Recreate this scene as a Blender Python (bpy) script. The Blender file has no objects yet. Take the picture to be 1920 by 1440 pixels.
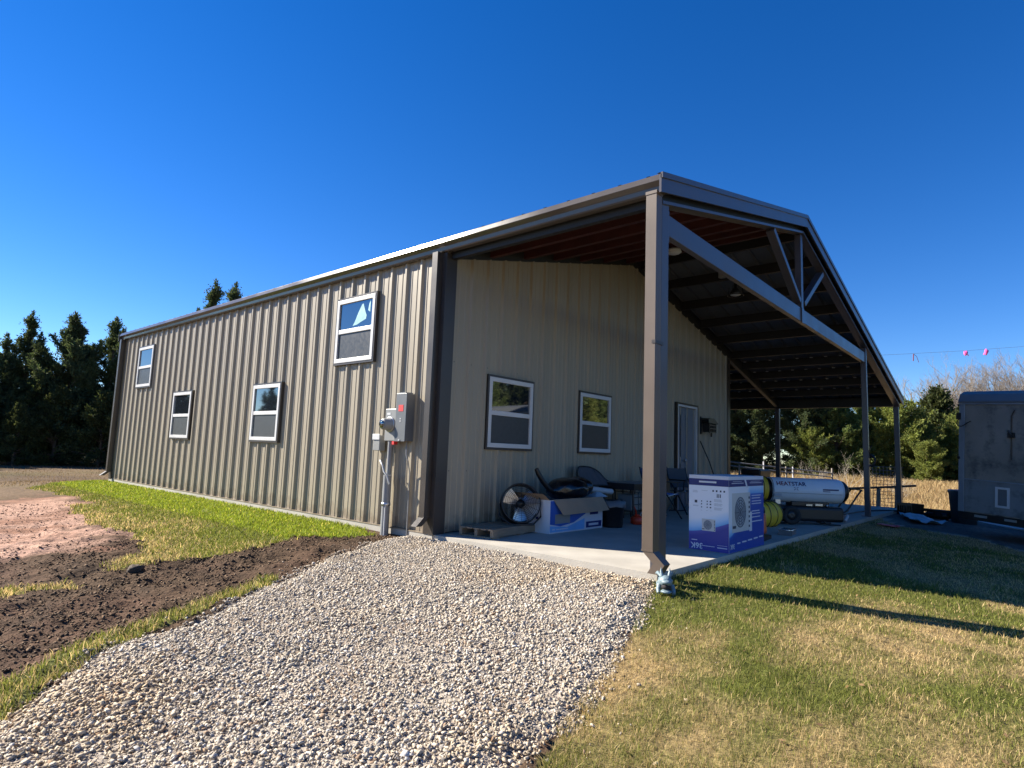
import bpy, math, random
import numpy as np
from mathutils import Vector, Matrix, Euler
random.seed(7); RNG = np.random.default_rng(11)
PI = math.pi
scene = bpy.context.scene
COL = scene.collection

# ------------------------------------------------------------------ materials
def srgb(r, g, b):
    f = lambda c: ((c/255+.055)/1.055)**2.4 if c/255 > .04045 else c/255/12.92
    return (f(r), f(g), f(b), 1)
def mat(name, color, rough=.6, metal=0, noise=0, nscale=4, bump=0, bscale=40, stretch=(1, 1, 1), spec=.5, attr=None, coat=0, dirt=None):
    m = bpy.data.materials.new(name); m.use_nodes = True
    nt = m.node_tree; b = nt.nodes['Principled BSDF']
    col = tuple(color[:3])+(1,)
    b.inputs['Base Color'].default_value = col
    b.inputs['Roughness'].default_value = rough; b.inputs['Metallic'].default_value = metal
    b.inputs['Specular IOR Level'].default_value = spec; b.inputs['Coat Weight'].default_value = coat
    tc = nt.nodes.new('ShaderNodeTexCoord'); mp = nt.nodes.new('ShaderNodeMapping')
    mp.inputs['Scale'].default_value = stretch
    nt.links.new(tc.outputs['Object'], mp.inputs['Vector'])
    src = None
    if attr:
        a = nt.nodes.new('ShaderNodeVertexColor'); a.layer_name = attr; src = a.outputs['Color']
        nt.links.new(src, b.inputs['Base Color'])
    if noise:
        n = nt.nodes.new('ShaderNodeTexNoise'); n.inputs['Scale'].default_value = nscale; n.inputs['Detail'].default_value = 6
        nt.links.new(mp.outputs['Vector'], n.inputs['Vector'])
        r = nt.nodes.new('ShaderNodeMapRange'); r.inputs['From Min'].default_value = .3; r.inputs['From Max'].default_value = .7
        r.inputs['To Min'].default_value = 1-noise; r.inputs['To Max'].default_value = 1+noise
        nt.links.new(n.outputs['Fac'], r.inputs['Value'])
        mx = nt.nodes.new('ShaderNodeMix'); mx.data_type = 'RGBA'; mx.blend_type = 'MULTIPLY'; mx.inputs[0].default_value = 1
        if src: nt.links.new(src, mx.inputs[6])
        else: mx.inputs[6].default_value = col
        nt.links.new(r.outputs['Result'], mx.inputs[7]); src = mx.outputs[2]
        nt.links.new(src, b.inputs['Base Color'])
        r2 = nt.nodes.new('ShaderNodeMapRange'); r2.inputs['To Min'].default_value = max(0, rough-.12); r2.inputs['To Max'].default_value = min(1, rough+.12)
        nt.links.new(n.outputs['Fac'], r2.inputs['Value']); nt.links.new(r2.outputs['Result'], b.inputs['Roughness'])
    if dirt:
        n3 = nt.nodes.new('ShaderNodeTexNoise'); n3.inputs['Scale'].default_value = dirt[1]; n3.inputs['Detail'].default_value = 8; n3.inputs['Roughness'].default_value = .7
        nt.links.new(mp.outputs['Vector'], n3.inputs['Vector'])
        cr = nt.nodes.new('ShaderNodeMapRange'); cr.inputs['From Min'].default_value = dirt[2]; cr.inputs['From Max'].default_value = dirt[3]
        nt.links.new(n3.outputs['Fac'], cr.inputs['Value'])
        mx = nt.nodes.new('ShaderNodeMix'); mx.data_type = 'RGBA'
        nt.links.new(cr.outputs['Result'], mx.inputs[0])
        if src: nt.links.new(src, mx.inputs[6])
        else: mx.inputs[6].default_value = col
        mx.inputs[7].default_value = tuple(dirt[0][:3])+(1,)
        src = mx.outputs[2]; nt.links.new(src, b.inputs['Base Color'])
    if bump:
        n2 = nt.nodes.new('ShaderNodeTexNoise'); n2.inputs['Scale'].default_value = bscale; n2.inputs['Detail'].default_value = 8
        nt.links.new(mp.outputs['Vector'], n2.inputs['Vector'])
        bp = nt.nodes.new('ShaderNodeBump'); bp.inputs['Strength'].default_value = bump; bp.inputs['Distance'].default_value = .02
        nt.links.new(n2.outputs['Fac'], bp.inputs['Height']); nt.links.new(bp.outputs['Normal'], b.inputs['Normal'])
    return m
M = {}
M['siding'] = mat('tan siding', (.30, .260, .192), .42, noise=.07, nscale=1.2, stretch=(3, 3, .25), bump=.10, bscale=3)
M['bronze'] = mat('bronze trim', (.045, .037, .032), .36, noise=.1, nscale=2, bump=.03, bscale=8)
M['gutter'] = mat('bronze gutter', (.085, .074, .066), .19, noise=.08, nscale=1.5, bump=.02, bscale=5)
M['bronze_light'] = mat('bronze downspout', (.11, .082, .062), .42, noise=.1, nscale=2)
M['truss'] = mat('painted truss steel', (.075, .07, .08), .33, noise=.1, nscale=3)
M['purlin'] = mat('dark purlin', (.014, .013, .013), .55, noise=.2)
M['red_steel'] = mat('red oxide steel', (.05, .009, .006), .6, noise=.25, nscale=3)
M['roof_under'] = mat('galvalume underside', (.11, .115, .12), .45, metal=.25, noise=.12, nscale=3)
M['roof_top'] = mat('roof panel', (.2, .18, .16), .4)
M['clip'] = mat('pale light spot', (.75, .75, .72), .6)  # pale colour imitating spots of light under the roof, no real fixing
M['concrete'] = mat('concrete', (.38, .355, .31), .85, noise=.14, nscale=2.2, bump=.15, bscale=60, dirt=((.25, .21, .17), 3.5, .62, .78))
M['white_frame'] = mat('white vinyl', (.56, .56, .56), .4, noise=.04)
M['glass'] = mat('window glass', (.012, .016, .022), .03, spec=1.0, noise=0)
M['glass'].node_tree.nodes['Principled BSDF'].inputs['IOR'].default_value = 2.1
M['screen'] = mat('insect screen', (.055, .058, .06), .35, noise=.1, nscale=20, spec=.4)
M['sticker'] = mat('pale film', (.22, .45, .48), .5, noise=.15, nscale=12)
M['grey_box'] = mat('grey enamel', (.12, .13, .14), .4, noise=.06, spec=.5)
M['grey_light'] = mat('light grey enamel', (.24, .245, .24), .4, noise=.06)
M['conduit'] = mat('pvc conduit', (.22, .225, .23), .5, noise=.08)
M['red_label'] = mat('red label', (.6, .03, .03), .5, noise=.15, nscale=60)
M['white'] = mat('white plastic', (.5, .51, .52), .45, noise=.05)
M['paper'] = mat('white print', (.62, .62, .66), .6, noise=.03)
M['black'] = mat('black plastic', (.008, .008, .009), .4, noise=.2)
M['black_gloss'] = mat('black glossy plastic film', (.006, .006, .008), .25, bump=.5, bscale=6, spec=.7)
M['black_metal'] = mat('black metal', (.015, .015, .016), .35, noise=.2)
M['dark_tyre'] = mat('tyre rubber', (.02, .02, .02), .8, noise=.2)
M['blue_dark'] = mat('navy print', (.012, .018, .14), .5, noise=.06)
M['blue_mid'] = mat('blue print', (.03, .10, .42), .5, noise=.08)
M['blue_light'] = mat('sky blue print', (.16, .40, .75), .5, noise=.1)
M['purple'] = mat('violet print', (.10, .07, .30), .5, noise=.08)
M['card'] = mat('brown cardboard', (.36, .25, .16), .8, noise=.08)
M['grey_print'] = mat('grey print', (.33, .35, .38), .6, noise=.1)
M['dark_print'] = mat('dark print', (.04, .05, .08), .6)
M['unit_grey'] = mat('unit grey print', (.55, .54, .52), .6, noise=.05)
M['wood'] = mat('pallet wood', (.24, .185, .13), .8, noise=.22, nscale=6, stretch=(1, 8, 8), bump=.2, bscale=30)
M['fabric_blue'] = mat('blue chair fabric', (.08, .15, .38), .8, noise=.1)
M['mesh_dark'] = mat('dark sling fabric', (.07, .07, .08), .8, noise=.1)
M['steel'] = mat('bright steel', (.55, .56, .58), .3, metal=.8, noise=.1)
M['red_plastic'] = mat('red plastic', (.65, .05, .015), .4, noise=.05)
M['orange'] = mat('orange plastic', (.55, .12, .03), .45, noise=.06)
M['yellow'] = mat('yellow duct vinyl', (.62, .42, .03), .5, noise=.12, nscale=8, bump=.2, bscale=14)
M['heater_white'] = mat('heater enamel', (.62, .66, .70), .32, noise=.04)
M['door'] = mat('door paint', (.12, .155, .19), .5, noise=.06)
M['trailer_tan'] = mat('weathered panel', (.22, .20, .17), .65, noise=.2, nscale=1.5, dirt=((.045, .045, .05), 2.3, .5, .7))
M['trailer_grey'] = mat('grey blue panel', (.19, .20, .205), .55, noise=.12, nscale=2, dirt=((.06, .062, .066), 3, .5, .75))
M['alu'] = mat('dull aluminium', (.24, .28, .33), .4, metal=.4, noise=.12)
M['trailer_roof'] = mat('trailer cap', (.12, .13, .14), .4, noise=.08)
M['tarp'] = mat('pale blue tarp', (.30, .42, .5), .5, noise=.1, bump=.3, bscale=5)
M['tub'] = mat('blue tub', (.035, .06, .085), .5, noise=.15)
M['bark'] = mat('bark', (.13, .095, .07), .9, noise=.3, nscale=8, bump=.5, bscale=30)
M['bark_pale'] = mat('pale bark', (.22, .19, .165), .9, noise=.2, nscale=6)
M['twig'] = mat('pale dry twig', (.38, .34, .28), .9, noise=.2)
M['rock'] = mat('dark soil clod', (.07, .05, .038), .95, noise=.3, nscale=12, bump=.6, bscale=30)
M['ornament'] = mat('pale blue glaze', (.16, .22, .25), .45, noise=.2, nscale=14, bump=.3, bscale=40, dirt=((.2, .26, .28), 18, .5, .65))
M['pink'] = mat('pink ribbon', (.9, .12, .4), .6, noise=.05)
M['galv'] = mat('galvanised pipe', (.22, .22, .21), .5, metal=.3, noise=.15)
M['fence_wood'] = mat('grey weathered wood', (.28, .25, .21), .9, noise=.2)
M['cedar'] = mat('cedar foliage', (.06, .08, .03), .75, attr='Col', noise=.15, nscale=2, spec=.25)
M['leafstuff'] = mat('grass blades', (.1, .15, .03), .7, attr='Col', noise=.1, nscale=3, spec=.25)
M['stone'] = mat('limestone gravel', (.5, .46, .4), .95, attr='Col', noise=.1, nscale=60, bump=.3, bscale=120, spec=.2)
M['ground'] = mat('ground soil', (.2, .15, .1), .95, attr='Col', noise=.35, nscale=14, bump=1.0, bscale=26, spec=.06)

def translucent(m, fac, tint=(1, 1, 1)):
    nt = m.node_tree; b = nt.nodes['Principled BSDF']; out = nt.nodes['Material Output']
    tr = nt.nodes.new('ShaderNodeBsdfTranslucent'); mx = nt.nodes.new('ShaderNodeMixShader'); mx.inputs[0].default_value = fac
    src = b.inputs['Base Color'].links[0].from_socket
    mt = nt.nodes.new('ShaderNodeMix'); mt.data_type = 'RGBA'; mt.blend_type = 'MULTIPLY'; mt.inputs[0].default_value = 1; mt.inputs[7].default_value = tint+(1,)
    nt.links.new(src, mt.inputs[6]); nt.links.new(mt.outputs[2], tr.inputs['Color'])
    nt.links.new(b.outputs[0], mx.inputs[1]); nt.links.new(tr.outputs[0], mx.inputs[2]); nt.links.new(mx.outputs[0], out.inputs['Surface'])
translucent(M['cedar'], .35, (1.0, 1.0, .8)); translucent(M['leafstuff'], .42, (1.0, 1.0, .85))
def mud_splash(m):
    # dried mud thrown up on the lowest hand's breadth of the siding
    nt = m.node_tree; b = nt.nodes['Principled BSDF']; N = nt.nodes.new; L = nt.links.new
    src = b.inputs['Base Color'].links[0].from_socket
    g = N('ShaderNodeNewGeometry'); sp = N('ShaderNodeSeparateXYZ'); L(g.outputs['Position'], sp.inputs[0])
    n = N('ShaderNodeTexNoise'); n.inputs['Scale'].default_value = 9; n.inputs['Detail'].default_value = 8; L(g.outputs['Position'], n.inputs['Vector'])
    ad = N('ShaderNodeMath'); ad.operation = 'MULTIPLY_ADD'; ad.inputs[1].default_value = -.75; L(n.outputs['Fac'], ad.inputs[0]); L(sp.outputs[2], ad.inputs[2])
    mr = N('ShaderNodeMapRange'); mr.inputs['From Min'].default_value = -.36; mr.inputs['From Max'].default_value = -.16; mr.inputs['To Min'].default_value = .55; mr.inputs['To Max'].default_value = 0
    L(ad.outputs[0], mr.inputs['Value'])
    mx = N('ShaderNodeMix'); mx.data_type = 'RGBA'; L(mr.outputs[0], mx.inputs[0]); L(src, mx.inputs[6]); mx.inputs[7].default_value = (.16, .11, .075, 1); L(mx.outputs[2], b.inputs['Base Color'])
mud_splash(M['siding'])

# ------------------------------------------------------------------ object helpers
def link(o): COL.objects.link(o); return o
def thing(name, label, cat, loc=(0, 0, 0), rotz=0, group=None):
    o = link(bpy.data.objects.new(name, None)); o.location = loc; o.rotation_euler = (0, 0, rotz); o.empty_display_size = .2
    o['label'] = label; o['category'] = cat
    if group: o['group'] = group
    return o
def tag(o, label, cat, group=None, kind=None):
    o['label'] = label; o['category'] = cat
    if group: o['group'] = group
    if kind: o['kind'] = kind
    return o
def root_of(o):
    while o.parent: o = o.parent
    return o
class MB:
    """collects geometry; build() links it as one mesh object"""
    def __init__(s): s.v = []; s.f = []; s.mi = []; s.sm = []; s.cur = 0; s.X = Matrix()
    def add(s, vs, fs, smooth=False):
        n = len(s.v)
        s.v += [tuple(s.X @ Vector(p)) for p in vs]
        for f in fs: s.f.append([i+n for i in f]); s.mi.append(s.cur); s.sm.append(smooth)
        return s
    def box(s, x0, x1, y0, y1, z0, z1):
        return s.add([(x, y, z) for x in (x0, x1) for y in (y0, y1) for z in (z0, z1)],
                     [(0, 1, 3, 2), (4, 6, 7, 5), (0, 4, 5, 1), (2, 3, 7, 6), (0, 2, 6, 4), (1, 5, 7, 3)])
    def beam(s, a, b, w, h, up=(0, 0, 1)):
        a = Vector(a); b = Vector(b); d = (b-a).normalized(); u = Vector(up)
        r = d.cross(u).normalized(); u = r.cross(d)
        vs = [p+r*(sx*w/2)+u*(sz*h/2) for p in (a, b) for sx in (-1, 1) for sz in (-1, 1)]
        return s.add(vs, [(0, 1, 3, 2), (4, 6, 7, 5), (0, 4, 5, 1), (2, 3, 7, 6), (0, 2, 6, 4), (1, 5, 7, 3)])
    def prism(s, poly, axis, a, b):
        """poly 2-D in the two other axes (cyclic order kept), extruded along axis from a to b"""
        def P(u, v, w):
            return {0: (w, u, v), 1: (u, w, v), 2: (u, v, w)}[axis]
        n = len(poly)
        vs = [P(u, v, a) for u, v in poly]+[P(u, v, b) for u, v in poly]
        fs = [(i, (i+1) % n, (i+1) % n+n, i+n) for i in range(n)]+[tuple(range(n-1, -1, -1)), tuple(range(n, 2*n))]
        return s.add(vs, fs)
    def tube(s, pts, r, n=8, caps=True, closed=False, smooth=True):
        pts = [Vector(p) for p in pts]; m = len(pts); rs = r if isinstance(r, (list, tuple)) else [r]*m
        vs = []; prev = None
        for i, p in enumerate(pts):
            if closed: d = pts[(i+1) % m]-pts[i-1]
            else: d = pts[min(i+1, m-1)]-pts[max(i-1, 0)]
            d.normalize()
            if prev is None:
                a = Vector((0, 0, 1)) if abs(d.z) < .9 else Vector((1, 0, 0)); u = d.cross(a).normalized()
            else:
                u = (prev-d*prev.dot(d)).normalized()
            prev = u; w = d.cross(u)
            for k in range(n):
                t = 2*PI*k/n; vs.append(p+(u*math.cos(t)+w*math.sin(t))*rs[i])
        fs = []
        for i in range(m if closed else m-1):
            j = (i+1) % m
            for k in range(n): fs.append((i*n+k, i*n+(k+1) % n, j*n+(k+1) % n, j*n+k))
        s.add(vs, fs, smooth)
        if caps and not closed:
            s.add(vs[:n], [tuple(range(n-1, -1, -1))]); s.add(vs[-n:], [tuple(range(n))])
        return s
    def lathe(s, prof, c=(0, 0, 0), axis=2, n=24, smooth=True, caps=True):
        """prof: list of (radius, along)"""
        vs = []
        for r, h in prof:
            for k in range(n):
                t = 2*PI*k/n; a, b = r*math.cos(t), r*math.sin(t)
                p = {0: (h, a, b), 1: (b, h, a), 2: (a, b, h)}[axis]
                vs.append((p[0]+c[0], p[1]+c[1], p[2]+c[2]))
        fs = [(i*n+k, i*n+(k+1) % n, (i+1)*n+(k+1) % n, (i+1)*n+k) for i in range(len(prof)-1) for k in range(n)]
        if caps and prof[0][0] > 1e-4: fs.append(tuple(range(n-1, -1, -1)))
        if caps and prof[-1][0] > 1e-4: fs.append(tuple(range((len(prof)-1)*n, len(prof)*n)))
        return s.add(vs, fs, smooth)
    def blob(s, c, r, seed=0, amp=.15, n=12, m=8):
        rr = random.Random(seed); vs = [(0, 0, 1)]
        for i in range(1, m):
            for k in range(n):
                a = PI*i/m; t = 2*PI*k/n; vs.append((math.sin(a)*math.cos(t), math.sin(a)*math.sin(t), math.cos(a)))
        vs.append((0, 0, -1))
        vs = [Vector(v)*(1+rr.uniform(-amp, amp)) for v in vs]
        vs = [(c[0]+v.x*r[0], c[1]+v.y*r[1], c[2]+v.z*r[2]) for v in vs]
        fs = [(0, 1+k, 1+(k+1) % n) for k in range(n)]
        for i in range(m-2):
            for k in range(n): fs.append((1+i*n+k, 1+(i+1)*n+k, 1+(i+1)*n+(k+1) % n, 1+i*n+(k+1) % n))
        L = len(vs)-1; b = 1+(m-2)*n
        fs += [(L, b+(k+1) % n, b+k) for k in range(n)]
        return s.add(vs, fs, True)
    def build(s, name, mats, parent=None, bevel=0, local=False, label=None, seg=2):
        me = bpy.data.meshes.new(name)
        off = Vector((0, 0, 0))
        if parent and not local: off = root_of(parent).location
        me.from_pydata([tuple(Vector(v)-off) for v in s.v], [], s.f)
        if not isinstance(mats, (list, tuple)): mats = [mats]
        for m_ in mats: me.materials.append(m_)
        me.polygons.foreach_set('material_index', s.mi); me.polygons.foreach_set('use_smooth', s.sm)
        me.validate(); me.update()
        import bmesh
        bm = bmesh.new(); bm.from_mesh(me); bmesh.ops.recalc_face_normals(bm, faces=bm.faces); bm.to_mesh(me); bm.free()
        o = link(bpy.data.objects.new(name, me))
        if parent: o.parent = parent
        if bevel:
            b = o.modifiers.new('bevel', 'BEVEL'); b.width = bevel; b.segments = seg; b.limit_method = 'ANGLE'
        if label: o['label'] = label
        return o
def np_obj(name, V, F, material, colors=None, parent=None, smooth=False):
    """V (n,3) F (m,k) equal-size faces; colors per vertex (n,3)"""
    me = bpy.data.meshes.new(name); n, m, k = len(V), len(F), F.shape[1]
    me.vertices.add(n); me.vertices.foreach_set('co', np.ascontiguousarray(V, np.float32).ravel())
    me.loops.add(m*k); me.loops.foreach_set('vertex_index', np.ascontiguousarray(F, np.int32).ravel())
    me.polygons.add(m); me.polygons.foreach_set('loop_start', np.arange(0, m*k, k, dtype=np.int32))
    if smooth: me.polygons.foreach_set('use_smooth', np.ones(m, bool))
    if colors is not None:
        a = me.color_attributes.new('Col', 'FLOAT_COLOR', 'POINT')
        c = np.ones((n, 4), np.float32); c[:, :3] = colors; a.data.foreach_set('color', c.ravel())
    me.materials.append(material); me.update(calc_edges=True)
    o = link(bpy.data.objects.new(name, me))
    if parent: o.parent = parent
    return o
def text_part(name, body, size, material, parent, mtx, extrude=.001):
    """lettering as a mesh; mtx places the text plane in the root's local space"""
    cu = bpy.data.curves.new(name, 'FONT'); cu.body = body; cu.size = size; cu.extrude = extrude; cu.offset = size*.018; cu.align_x = 'CENTER'; cu.align_y = 'CENTER'
    to = bpy.data.objects.new(name, cu); COL.objects.link(to)
    dg = bpy.context.evaluated_depsgraph_get(); me = bpy.data.meshes.new_from_object(to.evaluated_get(dg))
    bpy.data.objects.remove(to); me.transform(mtx); me.materials.clear(); me.materials.append(material)
    o = link(bpy.data.objects.new(name, me)); o.parent = parent; return o
def plane_mtx(origin, right, up):
    r = Vector(right).normalized(); u = Vector(up).normalized(); n = r.cross(u)
    m = Matrix((r, u, n)).transposed().to_4x4(); m.translation = Vector(origin); return m

# ------------------------------------------------------------------ noise + terrain
_T = np.random.default_rng(5).random((256, 256))
def vnoise(x, y, s, seed=0):
    x = np.asarray(x, float)/s+seed*17.3; y = np.asarray(y, float)/s+seed*9.1
    xi = np.floor(x).astype(int); yi = np.floor(y).astype(int); fx = x-xi; fy = y-yi
    fx = fx*fx*(3-2*fx); fy = fy*fy*(3-2*fy)
    g = lambda a, b: _T[a % 256, b % 256]
    return (g(xi, yi)*(1-fx)+g(xi+1, yi)*fx)*(1-fy)+(g(xi, yi+1)*(1-fx)+g(xi+1, yi+1)*fx)*fy
def fbm(x, y, s, seed=0, o=4):
    t = 0; a = .5
    for i in range(o): t = t+a*vnoise(x, y, s/2**i, seed+i*3); a *= .5
    return t/(1-.5**o)
def in_poly(x, y, poly):
    x = np.asarray(x); y = np.asarray(y); r = np.zeros(x.shape, bool); n = len(poly)
    for i in range(n):
        x0, y0 = poly[i]; x1, y1 = poly[(i+1) % n]
        if y0 == y1: continue
        c = ((y0 > y) != (y1 > y)) & (x < (x1-x0)*(y-y0)/(y1-y0)+x0); r ^= c
    return r
def dist_line(x, y, pts):
    d = np.full(np.shape(x), 1e9)
    for (x0, y0), (x1, y1) in zip(pts[:-1], pts[1:]):
        dx, dy = x1-x0, y1-y0; t = np.clip(((x-x0)*dx+(y-y0)*dy)/(dx*dx+dy*dy), 0, 1)
        d = np.minimum(d, np.hypot(x-x0-t*dx, y-y0-t*dy))
    return d
def sdist(x, y, poly):
    d = dist_line(x, y, list(poly)+[poly[0]]); return np.where(in_poly(x, y, poly), -d, d)
GRAVEL = [(.10, .12), (-.03, -2.90), (-.31, -3.03), (-.98, -3.28), (-1.77, -3.54), (-2.33, -3.7), (-2.92, -3.87), (-3.9, -4.25), (-5.2, -5.2), (-6.5, -8), (-10, -9),
          (-9, -5), (-6.2, -3.2), (-4.6, -2.1), (-4.11, -1.68), (-3.95, -1.45), (-3.87, -1.23), (-3.71, -1.15), (-3.48, -1.12), (-3.16, -1.05), (-2.77, -.85),
          (-2.39, -.56), (-1.86, -.26), (-1.28, .07), (-.55, .42), (-.1, .40)]
LAWN = [(-.03, -2.90), (-.31, -3.03), (-.98, -3.28), (-1.77, -3.54), (-2.33, -3.7), (-2.92, -3.87), (-3.9, -4.25), (-5.2, -5.2), (-6.5, -8), (-6, -20), (7, -20),
        (7.0, -7), (7.36, -5.26), (8.37, -4.54), (8.5, -4.05), (8.6, -3.49), (9.37, -3.05), (10.0, -2.97), (9.6, -2.92)]
STRIP = [(-6, -3.0), (-4.9, -2.05), (-4.2, -1.50), (-3.94, -1.30), (-3.73, -1.12), (-3.53, -.98), (-3.27, -.84), (-2.78, -.60), (-2.51, -.47), (-2.22, -.33)]
PATCH = [(-1.4, 11.5), (-.6, 12.6), (.3, 12.4), (0, 6), (0, 1.54), (-.29, .96), (-.71, 1.04), (-.98, 1.46), (-1.54, 1.3), (-2.03, 1.16), (-2.35, 1.32), (-2.76, 1.15),
         (-3.03, 1.0), (-3.12, 1.11), (-2.8, 1.58), (-2.26, 2.14), (-2.22, 3.23), (-2.16, 4.3), (-1.99, 6.31), (-1.86, 7.08), (-1.52, 6.87), (-1.42, 8.28), (-1.53, 9.16), (-1.6, 11.0)]
TONGUE = [(-3.95, .60), (-3.85, 1.10), (-3.58, 1.13), (-3.32, 1.02), (-3.45, .83), (-3.69, .76)]
PALE = [(-5.5, 9.0), (-2.66, 8.3), (-2.02, 9.0), (-1.57, 8.96), (-1.47, 8.1), (-1.46, 7.08), (-1.9, 6.92), (-2.07, 4.99), (-2.18, 3.38), (-2.41, 3.24), (-2.77, 2.92), (-3.2, 2.66), (-3.7, 2.4), (-5.5, 2.6)]
PATHEDGE = [(10.2, -3.0), (9.37, -3.0), (8.6, -3.49), (8.55, -4.05), (8.37, -4.54), (7.36, -5.26), (7.0, -7), (7, -20)]
def base_h(x, y):
    dx = np.maximum(np.maximum(-x, x-12.9), 0); dy = np.maximum(np.maximum(-2.9-y, y-11.8), 0); d = np.hypot(dx, dy)
    h = -.07-.06*np.minimum(d, 4.5)
    h = h+.72*np.clip((x-14.8)/7.5, 0, 1)**1.2
    inside = (x > .15) & (x < 12.75) & (y > -2.75) & (y < 11.6)
    return np.where(inside, -.12, h)
def zones(x, y):
    wob = (fbm(x, y, .35, 3)-.5)
    g = sdist(x, y, GRAVEL)+wob*.22
    l = sdist(x, y, LAWN)+wob*.10
    s = dist_line(x, y, STRIP)-.085-.13*np.clip((-3.3-x)/1.2, 0, 1)+(fbm(x, y, .3, 8)-.5)*.20
    p = np.minimum(sdist(x, y, PATCH), sdist(x, y, TONGUE))+(fbm(x, y, .5, 5)-.5)*.5
    return g, l, s, p
def height(x, y):
    h = base_h(x, y)
    g, l, s, p = zones(x, y)
    gw = np.clip(-g/.15, 0, 1); lw = np.clip(-l/.1, 0, 1)
    h = h+gw*(.035*(1+.6*(fbm(x, y, .5, 2)-.5))+.035*(fbm(x, y, .7, 95, 3)-.5))
    left = (x < .3) & (gw <= 0) & (lw <= 0)
    near = np.clip(1-(np.hypot(x+2.5, y-.5)-3)/5, 0, 1)
    patch = np.clip(-p/.15, 0, 1)
    rough = np.where(left, (1-patch)*near*np.clip(-(x)/.5, 0, 1), 0)
    h = h+rough*(.10*(fbm(x, y, .5, 12, 5)-.5)+.085*(fbm(x, y, .16, 14, 3)-.5))
    h = h+lw*.03*(fbm(x, y, .9, 6)-.5)
    far = np.clip((np.hypot(x, y)-25)/60, 0, 1)
    return h+far*.25*(fbm(x, y, 9, 4)-.5)
def mixc(a, b, t): t = np.clip(t, 0, 1)[..., None]; return a*(1-t)+np.asarray(b)*t
def lawn_dry(x, y):
    """0 green .. 1 straw"""
    n = fbm(x, y, 1.1, 21, 4)*.75+fbm(x, y, .22, 23, 3)*.25
    away = np.clip((np.hypot(x-.9, (y+3.2)*1.3)-.9)/2.2, 0, 1)
    return np.clip((n-.50)*4.0+.50*away-.50*(1-away)+.30, 0, 1)

# ------------------------------------------------------------------ ground sheet
def axis(lo_f, hi_f, step, lo, hi):
    a = list(np.arange(lo_f, hi_f, step)); s = step
    b = hi_f
    while b < hi: a.append(b); s *= 1.09; b += s
    a.append(hi); s = step; b = lo_f; c = []
    while b > lo: s *= 1.09; b -= s; c.append(max(b, lo))
    return np.array(c[::-1]+a)
gx = axis(-6.6, 5.5, .04, -420, 520); gy = axis(-6.2, 6.5, .04, -420, 620)
X, Y = np.meshgrid(gx, gy); x, y = X.ravel(), Y.ravel(); z = height(x, y)
# colours of the materials lying there
g, l, s, p = zones(x, y)
soil = np.tile(np.array([.105, .070, .045]), (len(x), 1))
soil = mixc(soil, (.135, .08, .055), (fbm(x, y, .9, 31)-.42)*3)
soil = mixc(soil, (.06, .042, .03), (fbm(x, y, .35, 33)-.55)*3)
c = soil
far = (y > 9.2)+0.*x
c = mixc(c, (.20, .14, .09), np.clip((y-8.6+3*(fbm(x, y, 1.5, 40)-.5))/1.5, 0, 1))
c = mixc(c, (.085, .06, .045), np.clip((fbm(x*.35, y, 1.6, 41)-.5)*5, 0, 1)*(y > 9))
c = mixc(c, (.20, .19, .07), np.clip((fbm(x*.5, y, 2.2, 44)-.6)*4, 0, 1)*(y > 9)*.7)
pd = sdist(x, y, PALE)+(fbm(x, y, .8, 45)-.5)*1.5
c = mixc(c, (.50, .315, .235), np.clip(-pd/.35, 0, 1)*np.clip(1.15-(fbm(x*.6, y, .5, 46)-.5)*2.2, .2, 1))
c = mixc(c, (.34, .19, .13), np.clip((fbm(x*.5, y, .45, 47)-.56)*6, 0, 1)*(pd < .5))
pc = mixc(np.tile(np.array([.20, .25, .03]), (len(x), 1)), (.28, .25, .085), np.clip((-x-.9)/1.0+(fbm(x, y, .6, 48)-.5)*2, 0, 1))
c = np.where((p < 0)[:, None], pc, c)
c = np.where(((s < 0) & (g > -.03))[:, None], np.array([.15, .16, .05]), c)
# right: compacted grey drive, then dry field
right = (x > 6.5) & (l > 0) & (y < 12)
drive = mixc(np.tile(np.array([.17, .16, .15]), (len(x), 1)), (.27, .25, .22), (fbm(x, y, .6, 50)-.45)*3)
c = np.where(right[:, None], drive, c)
dry = mixc(np.tile(np.array([.50, .38, .20]), (len(x), 1)), (.33, .22, .12), (fbm(x, y, 1.2, 51)-.45)*4)
fd = np.clip((x-14.6+(fbm(x, y, 1, 52)-.5))/.5, 0, 1)
c = c*(1-fd[:, None])+dry*fd[:, None]
c = np.where(((y < -6.5) & (l > 0) & (x > 6)) [:, None], np.array([.16, .16, .06]), c)
pe = dist_line(x, y, PATHEDGE)+(fbm(x, y, .4, 53)-.5)*.25
c = np.where(((pe < .13) & (l > -.1))[:, None], np.array([.42, .39, .34]), c)
dr = lawn_dry(x, y)
lc = mixc(np.tile(np.array([.12, .13, .035]), (len(x), 1)), (.36, .26, .13), dr)
c = np.where((l < 0)[:, None], lc, c)
c = np.where((g < 0)[:, None], mixc(np.tile(np.array([.46, .40, .33]), (len(x), 1)), (.36, .29, .225), (fbm(x, y, .3, 55)-.45)*4), c)
nx, ny = len(gx), len(gy)
idx = np.arange(nx*ny).reshape(ny, nx)
F = np.stack([idx[:-1, :-1], idx[:-1, 1:], idx[1:, 1:], idx[1:, :-1]], -1).reshape(-1, 4)
c = c*.74
go = np_obj('ground', np.stack([x, y, z], 1), F, M['ground'], c, smooth=True); go['kind'] = 'structure'

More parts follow.
